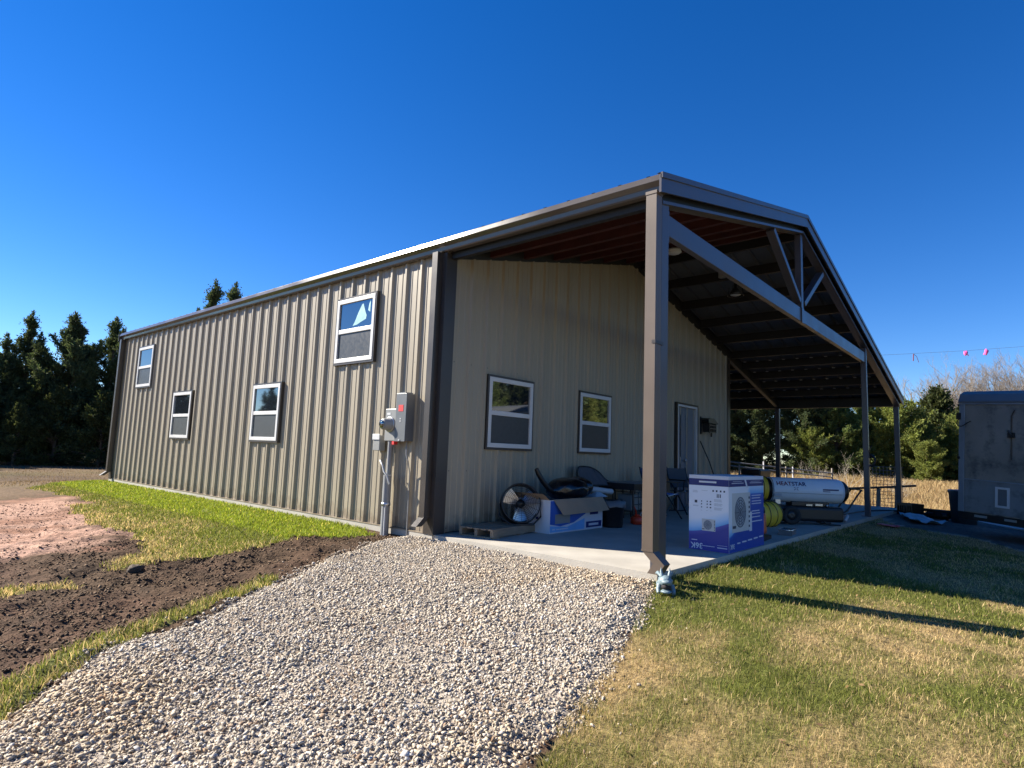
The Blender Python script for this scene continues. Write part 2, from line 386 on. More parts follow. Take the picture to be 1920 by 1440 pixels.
# ------------------------------------------------------------------ gravel stones
CAM = (-4.957, -5.453, .9976)
def ico():
    t = (1+5**.5)/2
    v = np.array([(-1, t, 0), (1, t, 0), (-1, -t, 0), (1, -t, 0), (0, -1, t), (0, 1, t), (0, -1, -t), (0, 1, -t), (t, 0, -1), (t, 0, 1), (-t, 0, -1), (-t, 0, 1)])
    v = v/np.linalg.norm(v[0])
    f = np.array([(0, 11, 5), (0, 5, 1), (0, 1, 7), (0, 7, 10), (0, 10, 11), (1, 5, 9), (5, 11, 4), (11, 10, 2), (10, 7, 6), (7, 1, 8), (3, 9, 4), (3, 4, 2), (3, 2, 6), (3, 6, 8), (3, 8, 9), (4, 9, 5), (2, 4, 11), (6, 2, 10), (8, 6, 7), (9, 8, 1)])
    return v, f
IV = np.array([(a, b, c_) for a in (-1, 1) for b in (-1, 1) for c_ in (-1, 1)])*.72
IF = np.array([(0, 1, 3), (0, 3, 2), (4, 6, 7), (4, 7, 5), (0, 4, 5), (0, 5, 1), (2, 3, 7), (2, 7, 6), (0, 2, 6), (0, 6, 4), (1, 5, 7), (1, 7, 3)])
def rot_rand(n, tilt=PI):
    """random rotation matrices (n,3,3)"""
    q = RNG.normal(size=(n, 4)); q /= np.linalg.norm(q, axis=1)[:, None]
    w, a, b, c_ = q.T
    return np.stack([1-2*(b*b+c_*c_), 2*(a*b-c_*w), 2*(a*c_+b*w), 2*(a*b+c_*w), 1-2*(a*a+c_*c_), 2*(b*c_-a*w), 2*(a*c_-b*w), 2*(b*c_+a*w), 1-2*(a*a+b*b)], 1).reshape(n, 3, 3)
def stones(name, px, py, size, cols, lift=.25):
    n = len(px)
    v = IV[None]*RNG.uniform(.45, 1.25, (n, 8, 3))
    v = v*(size[:, None]*RNG.uniform([.8, .55, .28], [1.45, 1.05, .7], (n, 3)))[:, None, :]
    R = rot_rand(n); v = np.einsum('nij,nkj->nki', R, v); v[:, :, 2] *= .8
    v[:, :, 0] += px[:, None]; v[:, :, 1] += py[:, None]; v[:, :, 2] += (height(px, py)+size*lift*RNG.uniform(-.4, 3.2, n))[:, None]
    Fs = (IF[None]+(np.arange(n)*8)[:, None, None]).reshape(-1, 3)
    return np_obj(name, v.reshape(-1, 3), Fs, M['stone'], np.repeat(cols, 8, 0))
def stone_cols(n, px, py):
    b = np.array([.475, .415, .335])*RNG.uniform(.66, 1.22, (n, 1))
    t = RNG.random(n)
    b = np.where((t < .05)[:, None], np.array([.30, .215, .15])*RNG.uniform(.7, 1.2, (n, 1)), b)
    b = np.where((t > .90)[:, None], np.array([.52, .49, .45])*RNG.uniform(.85, 1.1, (n, 1)), b)
    b = np.where(((t > .84) & (t < .9))[:, None], np.array([.27, .255, .24])*RNG.uniform(.7, 1.2, (n, 1)), b)
    w = np.clip((fbm(px, py, 1.0, 60)-.45)*3, 0, 1)[:, None]
    return b*(1-w*.22*np.array([0, .4, 1.]))
n = 420000
px_ = RNG.uniform(-6.6, .4, n); py_ = RNG.uniform(-6.4, .7, n)
g, l, s, p = zones(px_, py_)
dc = np.hypot(px_-CAM[0], py_-CAM[1])
keep = ((g < .05-.05*RNG.random(n)) | ((g < .5) & (RNG.random(n) < .035*np.exp(-np.maximum(g, 0)*7)))) & ~((px_ > -.05) & (py_ < .0)) & (px_ < .35)
px_, py_, dc = px_[keep], py_[keep], dc[keep]
sz = .0058+.0155*RNG.random(len(px_))**3.2+.010*(RNG.random(len(px_)) > .985)
sz *= (.74+.18*np.clip((-2.4-px_)/2.2, 0, 1))*(.70+.6*fbm(px_, py_, .5, 93, 3))
o = stones('gravel', px_, py_, sz, stone_cols(len(px_), px_, py_))
tag(o, 'bed of pale crushed limestone gravel in front of the porch slab', 'gravel', kind='stuff')
# soil clods
n = 230000
cx_ = RNG.uniform(-6.5, 0, n); cy_ = RNG.uniform(-3, 8, n)
g, l, s, p = zones(cx_, cy_)
dens = np.where(cy_ < 3.2, 1, .18)*np.clip(fbm(cx_, cy_, .5, 70)*2.2-.5, 0.05, 1)
keep = (g > -.04) & (p > -.02) & (s > -.02) & (RNG.random(n) < dens) & (cx_ < -.15)
cx_, cy_ = cx_[keep], cy_[keep]
sz = .004+.017*RNG.random(len(cx_))**6
cc = np.array([.105, .070, .044])*RNG.uniform(.6, 1.7, (len(cx_), 1))
tw = np.clip((cy_-2.4)/1.0, 0, 1)[:, None]; cc = cc*(1-tw)+np.array([.27, .165, .12])*tw
o = stones('soil_clods', cx_, cy_, sz, cc, .1)
tag(o, 'loose clods of dark turned soil along the gravel edge', 'soil', kind='stuff')
# one big clod
o = MB().blob((-2.81, 1.01, height(np.array(-2.81), np.array(1.01))+.03), (.075, .055, .05), 4, .22).build('soil_clod', M['rock'])
tag(o, 'single large dark clod lying at the edge of the yellow-green grass patch', 'clod')

# ------------------------------------------------------------------ grass
def blades(name, px, py, h, cols, w=.0028, lean=.6, zoff=0.):
    n = len(px); a = RNG.uniform(0, 2*PI, n); la = RNG.uniform(0, 2*PI, n); ln = RNG.uniform(.1, 1, n)*lean
    zz = height(px, py)+zoff-.004
    wx, wy = np.cos(a)*w, np.sin(a)*w; dx, dy = np.cos(la)*ln*h, np.sin(la)*ln*h
    b = np.stack([px, py, zz], 1); W = np.stack([wx, wy, 0*wx], 1)*(h/.04)[:, None]**.4; D = np.stack([dx, dy, h], 1)
    D2 = np.stack([dx*.35, dy*.35, h*.6], 1)
    V = np.stack([b-W, b+W, b+D2+W*.8, b+D2-W*.8, b+D+W*.12, b+D-W*.12], 1).reshape(-1, 3)
    i = (np.arange(n)*6)[:, None]
    Fq = np.concatenate([i+np.array([[0, 1, 2, 3]]), i+np.array([[3, 2, 4, 5]])], 0)
    c = np.repeat(cols, 6, 0).reshape(n, 6, 3)
    return np_obj(name, V, Fq, M['leafstuff'], c.reshape(-1, 3))
def gcols(n, t):
    gr = np.array([.185, .200, .042])*RNG.uniform(.6, 1.4, (n, 1)); st = np.array([.60, .45, .225])*RNG.uniform(.5, 1.25, (n, 1))
    pick = (RNG.random(n) < t)[:, None]
    return np.where(pick, st, gr)
N0 = 2700000
bx = RNG.uniform(-6.2, 11, N0); by = RNG.uniform(-11, -2.85, N0)
dc = np.hypot(bx-CAM[0], by-CAM[1])
pr = np.clip((2.6/np.maximum(dc, 1.2))**1.75, 0, 1)
az = np.arctan2(bx-CAM[0], by-CAM[1])
k = (RNG.random(N0) < pr) & (az > math.radians(8)) & (az < math.radians(100))
bx, by, dc = bx[k], by[k], dc[k]
g, l, s, p = zones(bx, by)
k = (l < .0) & (g > -.06) & ~((by > -2.93) & (bx > -.03)); bx, by, dc = bx[k], by[k], dc[k]
n = len(bx); t = .10+.82*lawn_dry(bx, by)
hh = (.009+.017*RNG.random(n))*(1+.35*(1-lawn_dry(bx, by)))
edge = np.clip(1-np.abs(by+2.98)/.12, 0, 1)*(bx > 0); hh *= 1+.6*edge
hh = hh*(.6+.8*fbm(bx, by, .11, 91, 2)); hh = np.where(RNG.random(n) < .07, hh*1.8, hh)
cols = gcols(n, t)
wid = .0013*np.clip(dc/3.0, 1, 3.2)
o = blades('lawn_grass', bx, by, hh, cols, w=wid, lean=.95)
tag(o, 'short patchy green and straw coloured lawn in front of the porch', 'grass', kind='stuff')
print('lawn blades', n)
n = 420
lx = RNG.uniform(-3.2, 6, n); ly = RNG.uniform(-7.5, -3.0, n); gg, ll, _a, _b = zones(lx, ly); k = (ll < -.02); lx, ly = lx[k], ly[k]; n = len(lx)
Pz = np.stack([lx, ly, height(lx, ly)+.012+.012*RNG.random(n)], 1); Dz = RNG.normal(size=(n, 3))*np.array([1, 1, .35]); Dz /= np.linalg.norm(Dz, axis=1)[:, None]
Rz = np.cross(Dz, np.array([0, 0, 1.0])+RNG.normal(size=(n, 3))*.35); Rz /= np.linalg.norm(Rz, axis=1)[:, None]; ls = RNG.uniform(.010, .022, n)[:, None]
Vz = np.stack([Pz-Dz*ls, Pz+Rz*ls*.5, Pz+Dz*ls, Pz-Rz*ls*.5], 1).reshape(-1, 3)
o = np_obj('fallen_leaves', Vz, np.arange(4*n).reshape(n, 4), M['leafstuff'], np.repeat(np.array([.30, .19, .10])*RNG.uniform(.5, 1.4, (n, 1)), 4, 0))
tag(o, 'scattered small brown dead leaves lying in the lawn', 'leaves', kind='stuff')
# left patch + strips
N1 = 420000
bx = RNG.uniform(-6.2, .05, N1); by = RNG.uniform(-3.2, 12.6, N1)
g, l, s, p = zones(bx, by); dc = np.hypot(bx-CAM[0], by-CAM[1])
k = ((p < .10*RNG.random(N1)**2) & (bx < -.03) | ((s < 0) & (g > -.08))) & (RNG.random(N1) < np.clip((5.5/dc)**1.0, 0, 1))
bx, by, dc, s = bx[k], by[k], dc[k], s[k]; n = len(bx)
t = np.where(s < .02, .35, np.clip(.05+.6*np.clip((-bx-1.2)/1.2+(fbm(bx, by, .6, 48)-.5)*1.6, 0, 1), 0, 1))
cols = gcols(n, t*.9)
cols = np.where((bx > -1.1)[:, None], cols*np.array([1.3, 1.45, .75]), cols)
o = blades('grass_patch', bx, by, (.022+.03*RNG.random(n))*np.where(s < .02, 1.25, 1), cols, w=.0024*np.clip(dc/4, 1, 3), lean=.9)
tag(o, 'bright green new grass growing along the left wall', 'grass', kind='stuff')
# tall dry field
n = 170000
bx = RNG.uniform(14.7, 30, n); by = RNG.uniform(-12, 14, n)
cols = np.array([.50, .375, .20])*RNG.uniform(.55, 1.2, (n, 1)); cols = np.where((RNG.random(n) < .12)[:, None], np.array([.30, .18, .10]), cols)
cl = .45+.9*fbm(bx, by, 1.3, 80); hh = RNG.uniform(.06, .30, n)*cl*np.clip((bx-14.2)/2.2, .35, 1)
o = blades('dry_grass', bx, by, hh, cols, w=.0035, lean=.7)
tag(o, 'tall straw coloured dry grass in the field behind the porch', 'grass', kind='stuff')
n = 30000
bx = RNG.uniform(-14, 8, n); by = 12+22*RNG.random(n)**1.3
cols = np.array([.21, .15, .09])*RNG.uniform(.6, 1.3, (n, 1))
o = blades('dry_stubble', bx, by, RNG.uniform(.02, .06, n), cols, w=.006, lean=.9)
tag(o, 'sparse brown stubble on the bare field left of the barn', 'grass', kind='stuff')

# ------------------------------------------------------------------ slab
m = MB()
m.box(-.02, 12.97, -2.92, -.02, -.3, 0).box(-.035, 9.16, -.02, 11.83, -.3, .0).box(9.16, 12.97, -.02, 11.83, -.3, 0)
slab = m.build('concrete_slab', M['concrete'], bevel=0.0); slab['kind'] = 'structure'

# ------------------------------------------------------------------ barn
LEN, PF, WR, W1, W3 = 11.79, 2.92, 4.60, 9.12, 12.87
def roof(x): return 3.587+.2465*(x+.1) if x < WR else 4.744-.2367*(x-WR)
barn = thing('metal_barn', 'tan ribbed metal barn with bronze trim and an open gabled porch on its end', 'barn')
def prof(u0, u1, pitch=.3048, off=.15, minor=True):
    P = [(u0, 0)]; c = u0+off
    while c < u1-.05:
        P += [(c-.036, 0), (c-.016, .032), (c+.016, .032), (c+.036, 0)]
        if minor:
            for k in (.10, .205):
                if c+k+.02 < u1: P += [(c+k-.012, 0), (c+k-.005, .006), (c+k+.005, .006), (c+k+.012, 0)]
        c += pitch
    P.append((u1, 0)); return P
def wall(name, pts, place, ztop, zbot=0.015):
    m = MB(); vs = []; 
    for u, h in pts: vs += [place(u, h, zbot), place(u, h, ztop(u))]
    m.add(vs, [(2*i, 2*i+2, 2*i+3, 2*i+1) for i in range(len(pts)-1)])
    return m.build(name, M['siding'], barn)
wall('side_wall', prof(.0, LEN), lambda u, h, z: (-h, u, z), lambda u: 3.45)
pf = prof(0, W1); pf = sorted(set(pf+[(WR, 0)])); wall('end_wall', pf, lambda u, h, z: (u, -h, z), lambda u: roof(u)-.235)
wall('side_wall', prof(0, LEN), lambda u, h, z: (W1+h, u, z), lambda u: roof(W1)-.22)
wall('end_wall', pf, lambda u, h, z: (u, LEN+h, z), lambda u: roof(u)-.1)
# screws on the side wall, one strip each row
m = MB()
for z in (.06, .75, 2.1, 3.3):
    for i in range(38):
        for dy in (.045, ):
            yy = .15+i*.3048+dy
            if yy < LEN-.1: m.box(-.009, -.0, yy-.006, yy+.006, z-.006, z+.006)
for z in (.06, .75, 2.1):
    for i in range(29):
        xx = .15+i*.3048+.045
        if xx < W1-.1: m.box(xx-.006, xx+.006, -.009, 0, z-.006, z+.006)
m.build('screw', M['bronze'], barn)['kind'] = 'stuff'
# base and corner trims
MB().box(-.040, -.002, .12, LEN, .0, .013).build('base_trim', M['siding'], barn)
MB().prism([(-.045, -.045), (.135, -.045), (.135, -.034), (-.034, -.034), (-.034, .135), (-.045, .135)], 2, .0, 3.44).build('corner_trim', M['bronze'], barn)
MB().prism([(-.045, LEN+.045), (-.045, LEN-.12), (-.034, LEN-.12), (-.034, LEN+.034), (.12, LEN+.034), (.12, LEN+.045)], 2, .0, 3.44).build('corner_trim', M['bronze'], barn)
MB().prism([(W1+.045, -.045), (W1-.12, -.045), (W1-.12, -.034), (W1+.034, -.034), (W1+.034, .12), (W1+.045, .12)], 2, .0, roof(W1)-.24).build('corner_trim', M['bronze'], barn)
# roof sheets (ribs run down the slope)
def roof_sheet(x0, x1, z0, z1):
    m = MB(); P = prof(-PF-.055, LEN+.1, minor=False); vs = []
    for u, h in P: vs += [(x0, u, z0+h), (x1, u, z1+h)]
    m.add(vs, [(2*i, 2*i+2, 2*i+3, 2*i+1) for i in range(len(P)-1)])
    return m.build('roof_panel', M['roof_under'], barn)
roof_sheet(-.1, WR, roof(-.1)-.004, roof(WR)-.004); roof_sheet(WR, 13.02, roof(WR)-.004, roof(13.02)-.004)
# gutter along the left eave + right eave
pr_ = [(-.002, 3.44), (-.075, 3.44), (-.085, 3.455), (-.092, 3.50), (-.122, 3.520), (-.140, 3.533), (-.127, 3.594), (-.116, 3.600), (-.002, 3.612)]
MB().prism(pr_, 1, -PF-.060, LEN+.09).build('gutter', M['gutter'], barn, bevel=.004)
zr = roof(13.02)
MB().box(12.93, 13.06, -PF-.060, LEN+.09, zr-.14, zr+.035).build('gutter', M['gutter'], barn, bevel=.008)
# rake trims front/back
for yy, s_ in ((-PF-.065, 1), (LEN+.1, -1)):
    for xa, xb in ((-.145, WR), (WR, 13.065)):
        m = MB(); za, zb = roof(xa), roof(xb)
        if xb == WR: zb = 4.744
        for dz0, dz1, dy in ((-.165, .008, 0), (-.03, .024, -.014*s_)):
            ya, yb = yy+dy, yy+dy+.022*s_
            m.add([(xa, ya, za+dz0), (xb, ya, zb+dz0), (xb, ya, zb+dz1), (xa, ya, za+dz1), (xa, yb, za+dz0), (xb, yb, zb+dz0), (xb, yb, zb+dz1), (xa, yb, za+dz1)],
                  [(0, 1, 2, 3), (4, 5, 6, 7), (0, 1, 5, 4), (2, 3, 7, 6), (0, 3, 7, 4), (1, 2, 6, 5)])
        # top flange over the sheet
        m.add([(xa, yy, za+.0245), (xb, yy, zb+.0245), (xb, yy+.05*s_, zb+.022), (xa, yy+.05*s_, za+.022)], [(0, 1, 2, 3)])
        m.build('rake_trim', M['truss'] if s_ == 1 else M['bronze'], barn)
def slope_beam(xa, xb, y0, y1, d0, d1, mat_, name):
    m = MB(); za, zb = roof(xa), roof(xb-1e-6 if xb == WR else xb)
    m.add([(x_, y_, z_) for x_, zz in ((xa, za), (xb, zb)) for y_ in (y0, y1) for z_ in (zz+d0, zz+d1)],
          [(0, 1, 3, 2), (4, 6, 7, 5), (0, 4, 5, 1), (2, 3, 7, 6), (0, 2, 6, 4), (1, 5, 7, 3)])
    return m.build(name, M[mat_], barn)
slope_beam(.0, WR, -2.87, -2.80, -.218, -.012, 'purlin', 'rafter'); slope_beam(WR, 12.92, -2.87, -2.80, -.218, -.012, 'purlin', 'rafter')
slope_beam(.0, WR, -2.93, -2.80, -.25, -.220, 'truss', 'rafter_flange'); slope_beam(WR, 12.92, -2.93, -2.80, -.25, -.220, 'truss', 'rafter_flange')
slope_beam(0.0, WR, -.028, .06, -.40 + .16, -.012, 'purlin', 'rafter'); slope_beam(WR, 12.90, -.028, .06, -.25, -.012, 'purlin', 'rafter')
# dark closure above end wall
for yy in (4.0, 8.0, 11.6):
    slope_beam(0.02, WR, yy, yy+.1, -.30, -.012, 'purlin', 'rafter'); slope_beam(WR, 12.90, yy, yy+.1, -.30, -.012, 'purlin', 'rafter')
# purlins (C sections) along the length
def purlin(x_, mt, d=.17):
    z1 = roof(x_)-.014
    m = MB(); m.box(x_-.004, x_+.004, -2.78, 11.6, z1-d, z1); m.box(x_+.004, x_+.06, -2.78, 11.6, z1-d, z1-d+.006); m.box(x_+.004, x_+.06, -2.78, 11.6, z1-.006, z1-.001)
    m.build('purlin', M[mt], barn)
for x_ in (.75, 1.45, 2.15, 2.85, 3.55, 4.3): purlin(x_, 'red_steel', .19)
for x_ in (4.85, 5.7, 6.6, 7.5, 8.4, 9.3, 10.0, 10.7, 11.4, 12.1): purlin(x_, 'purlin')
m = MB(); m.box(.03, .10, -2.80, -.05, 3.37, 3.47); m.build('eave_beam', M['purlin'], barn)
m = MB(); m.box(12.80, 12.92, -2.79, 11.6, roof(12.87)-.26, roof(12.87)-.03); m.build('eave_beam', M['purlin'], barn)
m = MB()  # small pale blocks stand in for bright light spots where ribs cross purlins
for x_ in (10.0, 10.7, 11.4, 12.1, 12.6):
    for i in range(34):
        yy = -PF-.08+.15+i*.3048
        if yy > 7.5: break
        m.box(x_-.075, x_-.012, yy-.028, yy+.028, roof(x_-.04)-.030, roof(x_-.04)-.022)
o = m.build('roof_light_spot', M['clip'], barn); o['kind'] = 'stuff'
# posts
def post(x0, y0, zt, w=.10):
    return MB().box(x0, x0+w, y0, y0+w, 0, zt).build('post', M['truss'], barn, bevel=.006)
MB().box(.022, .162, -2.91, -2.825, 0, 3.40).build('post', M['truss'], barn, bevel=.005); post(9.06, -2.90, roof(9.1)-.25); post(12.82, -2.90, roof(12.9)-.26, .11); post(12.82, -.03, roof(12.9)-.26, .11)
for yy in (4.0, 8.0, 11.6): post(12.82, yy, roof(12.9)-.26, .11)
for (xx, yy) in ((9.06, -2.9), (12.82, -2.9), (12.82, -.03)):
    MB().box(xx-.04, xx+.15, yy-.02, yy+.15, .0015, .012).build('base_plate', M['truss'], barn)
# truss
m = MB(); m.box(.13, 9.06, -2.885, -2.815, 3.12, 3.33); m.build('bottom_chord', M['truss'], barn, bevel=.006)
MB().box(4.56, 4.66, -2.895, -2.805, 3.332, roof(4.6)-.27).box(4.555, 4.665, -2.902, -2.887, 3.10, 3.332).build('king_post', M['truss'], barn, bevel=.004)
MB().beam((4.50, -2.85, 3.42), (3.30, -2.85, roof(3.30)-.26), .08, .11, (0, 1, 0)).build('strut', M['truss'], barn, bevel=.004)
MB().beam((4.72, -2.85, 3.42), (5.85, -2.85, roof(5.85)-.26), .08, .11, (0, 1, 0)).build('strut', M['truss'], barn, bevel=.004)
MB().box(.10, .20, -2.895, -2.805, 3.05, 3.36).build('gusset', M['truss'], barn)
# downspouts
def downspout(x0, x1, y0, y1, kick, zt=3.44, zb=.16, mt='bronze_light'):
    m = MB(); m.box(x0, x1, y0, y1, zb, zt)
    kx, ky = kick
    def ring(dx, dy, z): return [(x0+dx, y0+dy, z), (x1+dx, y0+dy, z), (x1+dx, y1+dy, z), (x0+dx, y1+dy, z)]
    L = [ring(0, 0, zb), ring(kx, ky, zb-.10)]
    if ky: L.append(ring(kx*.5, ky*.5, zb-.185))
    vs = sum(L, []); n = len(L)
    fs = [(i*4+k, i*4+(k+1) % 4, (i+1)*4+(k+1) % 4, (i+1)*4+k) for i in range(n-1) for k in range(4)]
    m.add(vs, fs)
    m.box(x0-.004, x1+.004, y0-.004, y1+.004, zb-.005, zb+.012)
    return m.build('downspout', M[mt], barn)
downspout(-.135, -.046, .03, .125, (-.11, 0), 3.44, .20, 'bronze')
downspout(-.135, -.046, LEN-.10, LEN-.0, (-.13, 0), 3.44, .18, 'bronze')
downspout(-.13, -.020, -2.93, -2.825, (0, -.11), 3.44, .20)
MB().box(-.135, -.015, -2.935, -2.82, 3.42, 3.45).build('outlet_collar', M['bronze_light'], barn)
MB().box(-.135, .021, -2.936, -2.90, 2.02, 2.05).build('strap', M['bronze'], barn)
# windows
def window(org, right, n, sticker=False):
    """org: centre on the wall plane"""
    R_ = Vector(right); N_ = Vector(n); Z_ = Vector((0, 0, 1)); O = Vector(org)
    X_ = Matrix((R_, N_, Z_)).transposed().to_4x4(); X_.translation = O
    def mb(): q = MB(); q.X = X_; return q
    W, H = .455, .465
    fr = mb()
    for a, b, c_, d in ((-W, W, H-.058, H), (-W, W, -H, -H+.058), (-W, -W+.055, -H+.058, H-.058), (W-.055, W, -H+.058, H-.058)):
        fr.box(a, b, .0, .062, c_, d)
    fr.box(-W+.055, W-.055, .01, .056, -.038, .022)
    f = fr.build('window', M['white_frame'], barn, bevel=.003)
    t = mb()
    for a, b, c_, d in ((-W-.028, W+.028, H+.001, H+.030), (-W-.028, W+.028, -H-.030, -H-.001), (-W-.028, -W-.001, -H-.001, H+.001), (W+.001, W+.028, -H-.001, H+.001)):
        t.box(a, b, .0, .055, c_, d)
    t.build('trim', M['bronze'], f)
    mb().box(-W+.055, W-.055, .036, .040, .022, H-.058).build('pane', M['glass'], f)
    mb().box(-W+.055, W-.055, .036, .040, -H+.058, -.038).build('insect_screen', M['screen'], f)
    if sticker:
        q = mb(); pts = [(.05, .06), (.10, .12), (.17, .24), (.25, .35), (.28, .36), (.33, .25), (.37, .18), (.36, .13), (.25, .10), (.16, .07)]
        pts = [(a-.12, b) for a, b in pts]
        q.add([(a, .0415, b) for a, b in pts], [tuple(range(len(pts)))]); q.add([(a+.31-.03, .0415, b*.55+.22) for a, b in ((0, .05), (.05, .0), (.05, .3), (.02, .22))], [(0, 1, 2, 3)])
        q.build('film_sticker', M['sticker'], f)
    return f
for yy, zz, st in ((10.1, 2.66, 0), (7.74, 1.51, 0), (4.23, 1.51, 0), (1.815, 2.66, 1)):
    window((0, yy, zz), (0, -1, 0), (-1, 0, 0), st)
for xx in (1.27, 3.38): window((xx, 0, 1.525), (1, 0, 0), (0, -1, 0))
# door
fr = MB()
fr.box(6.34, 6.38, -.075, 0, 0, 2.10).box(7.22, 7.26, -.075, 0, 0, 2.10).box(6.38, 7.22, -.075, 0, 2.06, 2.10)
dj = MB().box(6.38, 7.22, -.026, -.012, .004, 2.06).build('door', M['door'], barn)
fr.build('door_frame', M['white_frame'], dj)
t = MB().box(6.30, 6.338, -.08, 0, 0, 2.14).box(7.262, 7.30, -.08, 0, 0, 2.14).box(6.338, 7.262, -.08, 0, 2.102, 2.14); t.build('trim', M['bronze'], dj)
q = MB()
for z0, z1 in ((.2, .9), (1.05, 1.9)):
    q.box(6.50, 6.74, -.032, -.026, z0, z1); q.box(6.86, 7.10, -.032, -.026, z0, z1)
q.build('raised_panel', M['door'], dj)
MB().box(6.78, 6.80, -.040, -.027, .01, 2.05).build('astragal', M['alu'], dj)
MB().lathe([(.0, -.085), (.028, -.08), (.03, -.06), (.012, -.05), (.012, -.027)], (6.72, 0, .98), 1, 12).build('handle', M['steel'], dj)

# ------------------------------------------------------------------ electrics on the left wall
t = thing('breaker_panel', 'grey upright breaker panel with a red label, mounted beside the corner downspout', 'electric panel', (-.09, .51, 1.09))
MB().box(-.165, -.034, .42, .61, 1.09, 1.68).build('cabinet', M['grey_box'], t, bevel=.006)
MB().box(-.176, -.166, .415, .615, 1.085, 1.685).build('cover', M['grey_box'], t, bevel=.003)
MB().box(-.179, -.177, .47, .56, 1.46, 1.54).build('warning_label', M['red_label'], t)
MB().box(-.180, -.177, .505, .525, 1.33, 1.345).build('rivet', M['white'], t); MB().box(-.180, -.177, .505, .525, 1.36, 1.375).build('rivet', M['white'], t); MB().box(-.185, -.177, .505, .53, 1.095, 1.11).build('latch', M['white'], t)
MB().box(-.16, -.04, .46, .58, 1.686, 1.70).build('hub', M['grey_light'], t)
t = thing('electric_meter', 'light grey meter socket with a round glass meter, left of the breaker panel', 'electric meter', (-.08, .76, 1.08))
MB().box(-.125, -.034, .635, .885, 1.09, 1.50).build('socket_box', M['grey_light'], t, bevel=.006)
MB().lathe([(.088, -.125), (.088, -.155), (.075, -.16), (.072, -.235), (.055, -.255), (0, -.26)], (0, .78, 1.30), 0, 28).build('meter_dial', M['grey_light'], t)
MB().lathe([(.05, -.2565), (.05, -.262), (0, -.262)], (0, .78, 1.30), 0, 20).build('glass', M['glass'], t)
MB().lathe([(.098, -.126), (.098, -.140), (.086, -.142)], (0, .78, 1.30), 0, 28).build('ring', M['steel'], t)
MB().box(-.128, -.1255, .78, .85, 1.42, 1.45).build('sticker', M['white'], t)
MB().box(-.12, -.06, .69, .73, 1.045, 1.089).build('seal_tag', M['red_label'], t)
t = thing('service_conduit', 'grey service conduit running from the meter down to the ground, tied with tape', 'conduit', (-.08, .76, -.1))
MB().tube([(-.085, .80, 1.089), (-.085, .80, .62), (-.10, .815, .55), (-.10, .815, -.12)], .032, 12).build('pipe', M['conduit'], t)
MB().tube([(-.135, .755, .66), (-.135, .755, -.12)], .052, 14).build('sleeve', M['conduit'], t)
MB().tube([(-.17, .72, .30), (-.17, .715, -.10)], .010, 6).build('ground_wire', M['white'], t)
MB().tube([(-.16, .86, .80), (-.20, .84, .84), (-.19, .80, .78), (-.20, .75, .70), (-.19, .70, .66), (-.16, .68, .55)], .011, 6).build('tie', M['white'], t)
MB().lathe([(.058, .28), (.058, .32)], (-.135, .755, 0), 2, 16).build('clamp', M['steel'], t)
t = thing('phone_box', 'small pale grey junction box, lowest and leftmost of the wall boxes', 'junction box', (-.07, 1.04, .95))
MB().box(-.13, -.034, .97, 1.11, .96, 1.16).build('box_body', M['grey_light'], t, bevel=.008)
MB().box(-.142, -.131, .965, 1.115, 1.10, 1.175).build('lid', M['white'], t, bevel=.004)
o = MB().tube([(-.09, .47, 1.089), (-.10, .46, 1.0), (-.12, .43, .92), (-.11, .40, .84), (-.08, .42, .78), (-.05, .43, .70), (-.045, .43, .3), (-.045, .43, -.05)], .0075, 6).build('ground_cable', M['conduit'])
tag(o, 'thin grey earthing cable hanging in a loop under the breaker panel', 'cable')

# ------------------------------------------------------------------ lantern, stick, ceiling lamps
t = thing('wall_lantern', 'black wrought metal lantern with a peaked roof hung on the wall right of the door', 'lantern', (7.75, -.1, 1.75))
MB().box(7.50, 7.58, -.045, -.0, 1.55, 1.93).build('back_plate', M['black_metal'], t)
m = MB(); m.prism([(7.50, 1.86), (7.58, 1.90), (7.80, 1.90), (8.02, 1.80), (7.98, 1.78), (7.52, 1.80)], 1, -.22, -.05); m.build('hood', M['black_metal'], t)
m = MB()
for a in (7.62, 7.70, 7.78, 7.86, 7.94): m.box(a-.008, a+.008, -.20, -.18, 1.60, 1.80)
for zz in (1.60, 1.68, 1.75): m.box(7.60, 7.96, -.205, -.175, zz-.01, zz+.01)
for a in (7.60, 7.96): m.box(a-.01, a+.01, -.20, -.05, 1.60, 1.80)
for i in range(9): m.lathe([(0, -.02), (.024, 0), (0, .02)], (7.64+.035*i, -.16, 1.645+.08*(i % 2)), 2, 8)
m.box(7.74, 7.77, -.19, -.16, 1.50, 1.60); m.build('cage', M['black_metal'], t)
o = MB().tube([(7.46, -.05, 1.40), (7.70, -.16, .95), (7.98, -.33, .10)], .013, 8).build('stick', M['black_metal'])
o2 = MB().box(7.86, 8.10, -.37, -.29, .003, .10).build('brush', M['black'], o, bevel=.01)
tag(o, 'dark long handled broom leaning on the wall right of the door', 'broom')
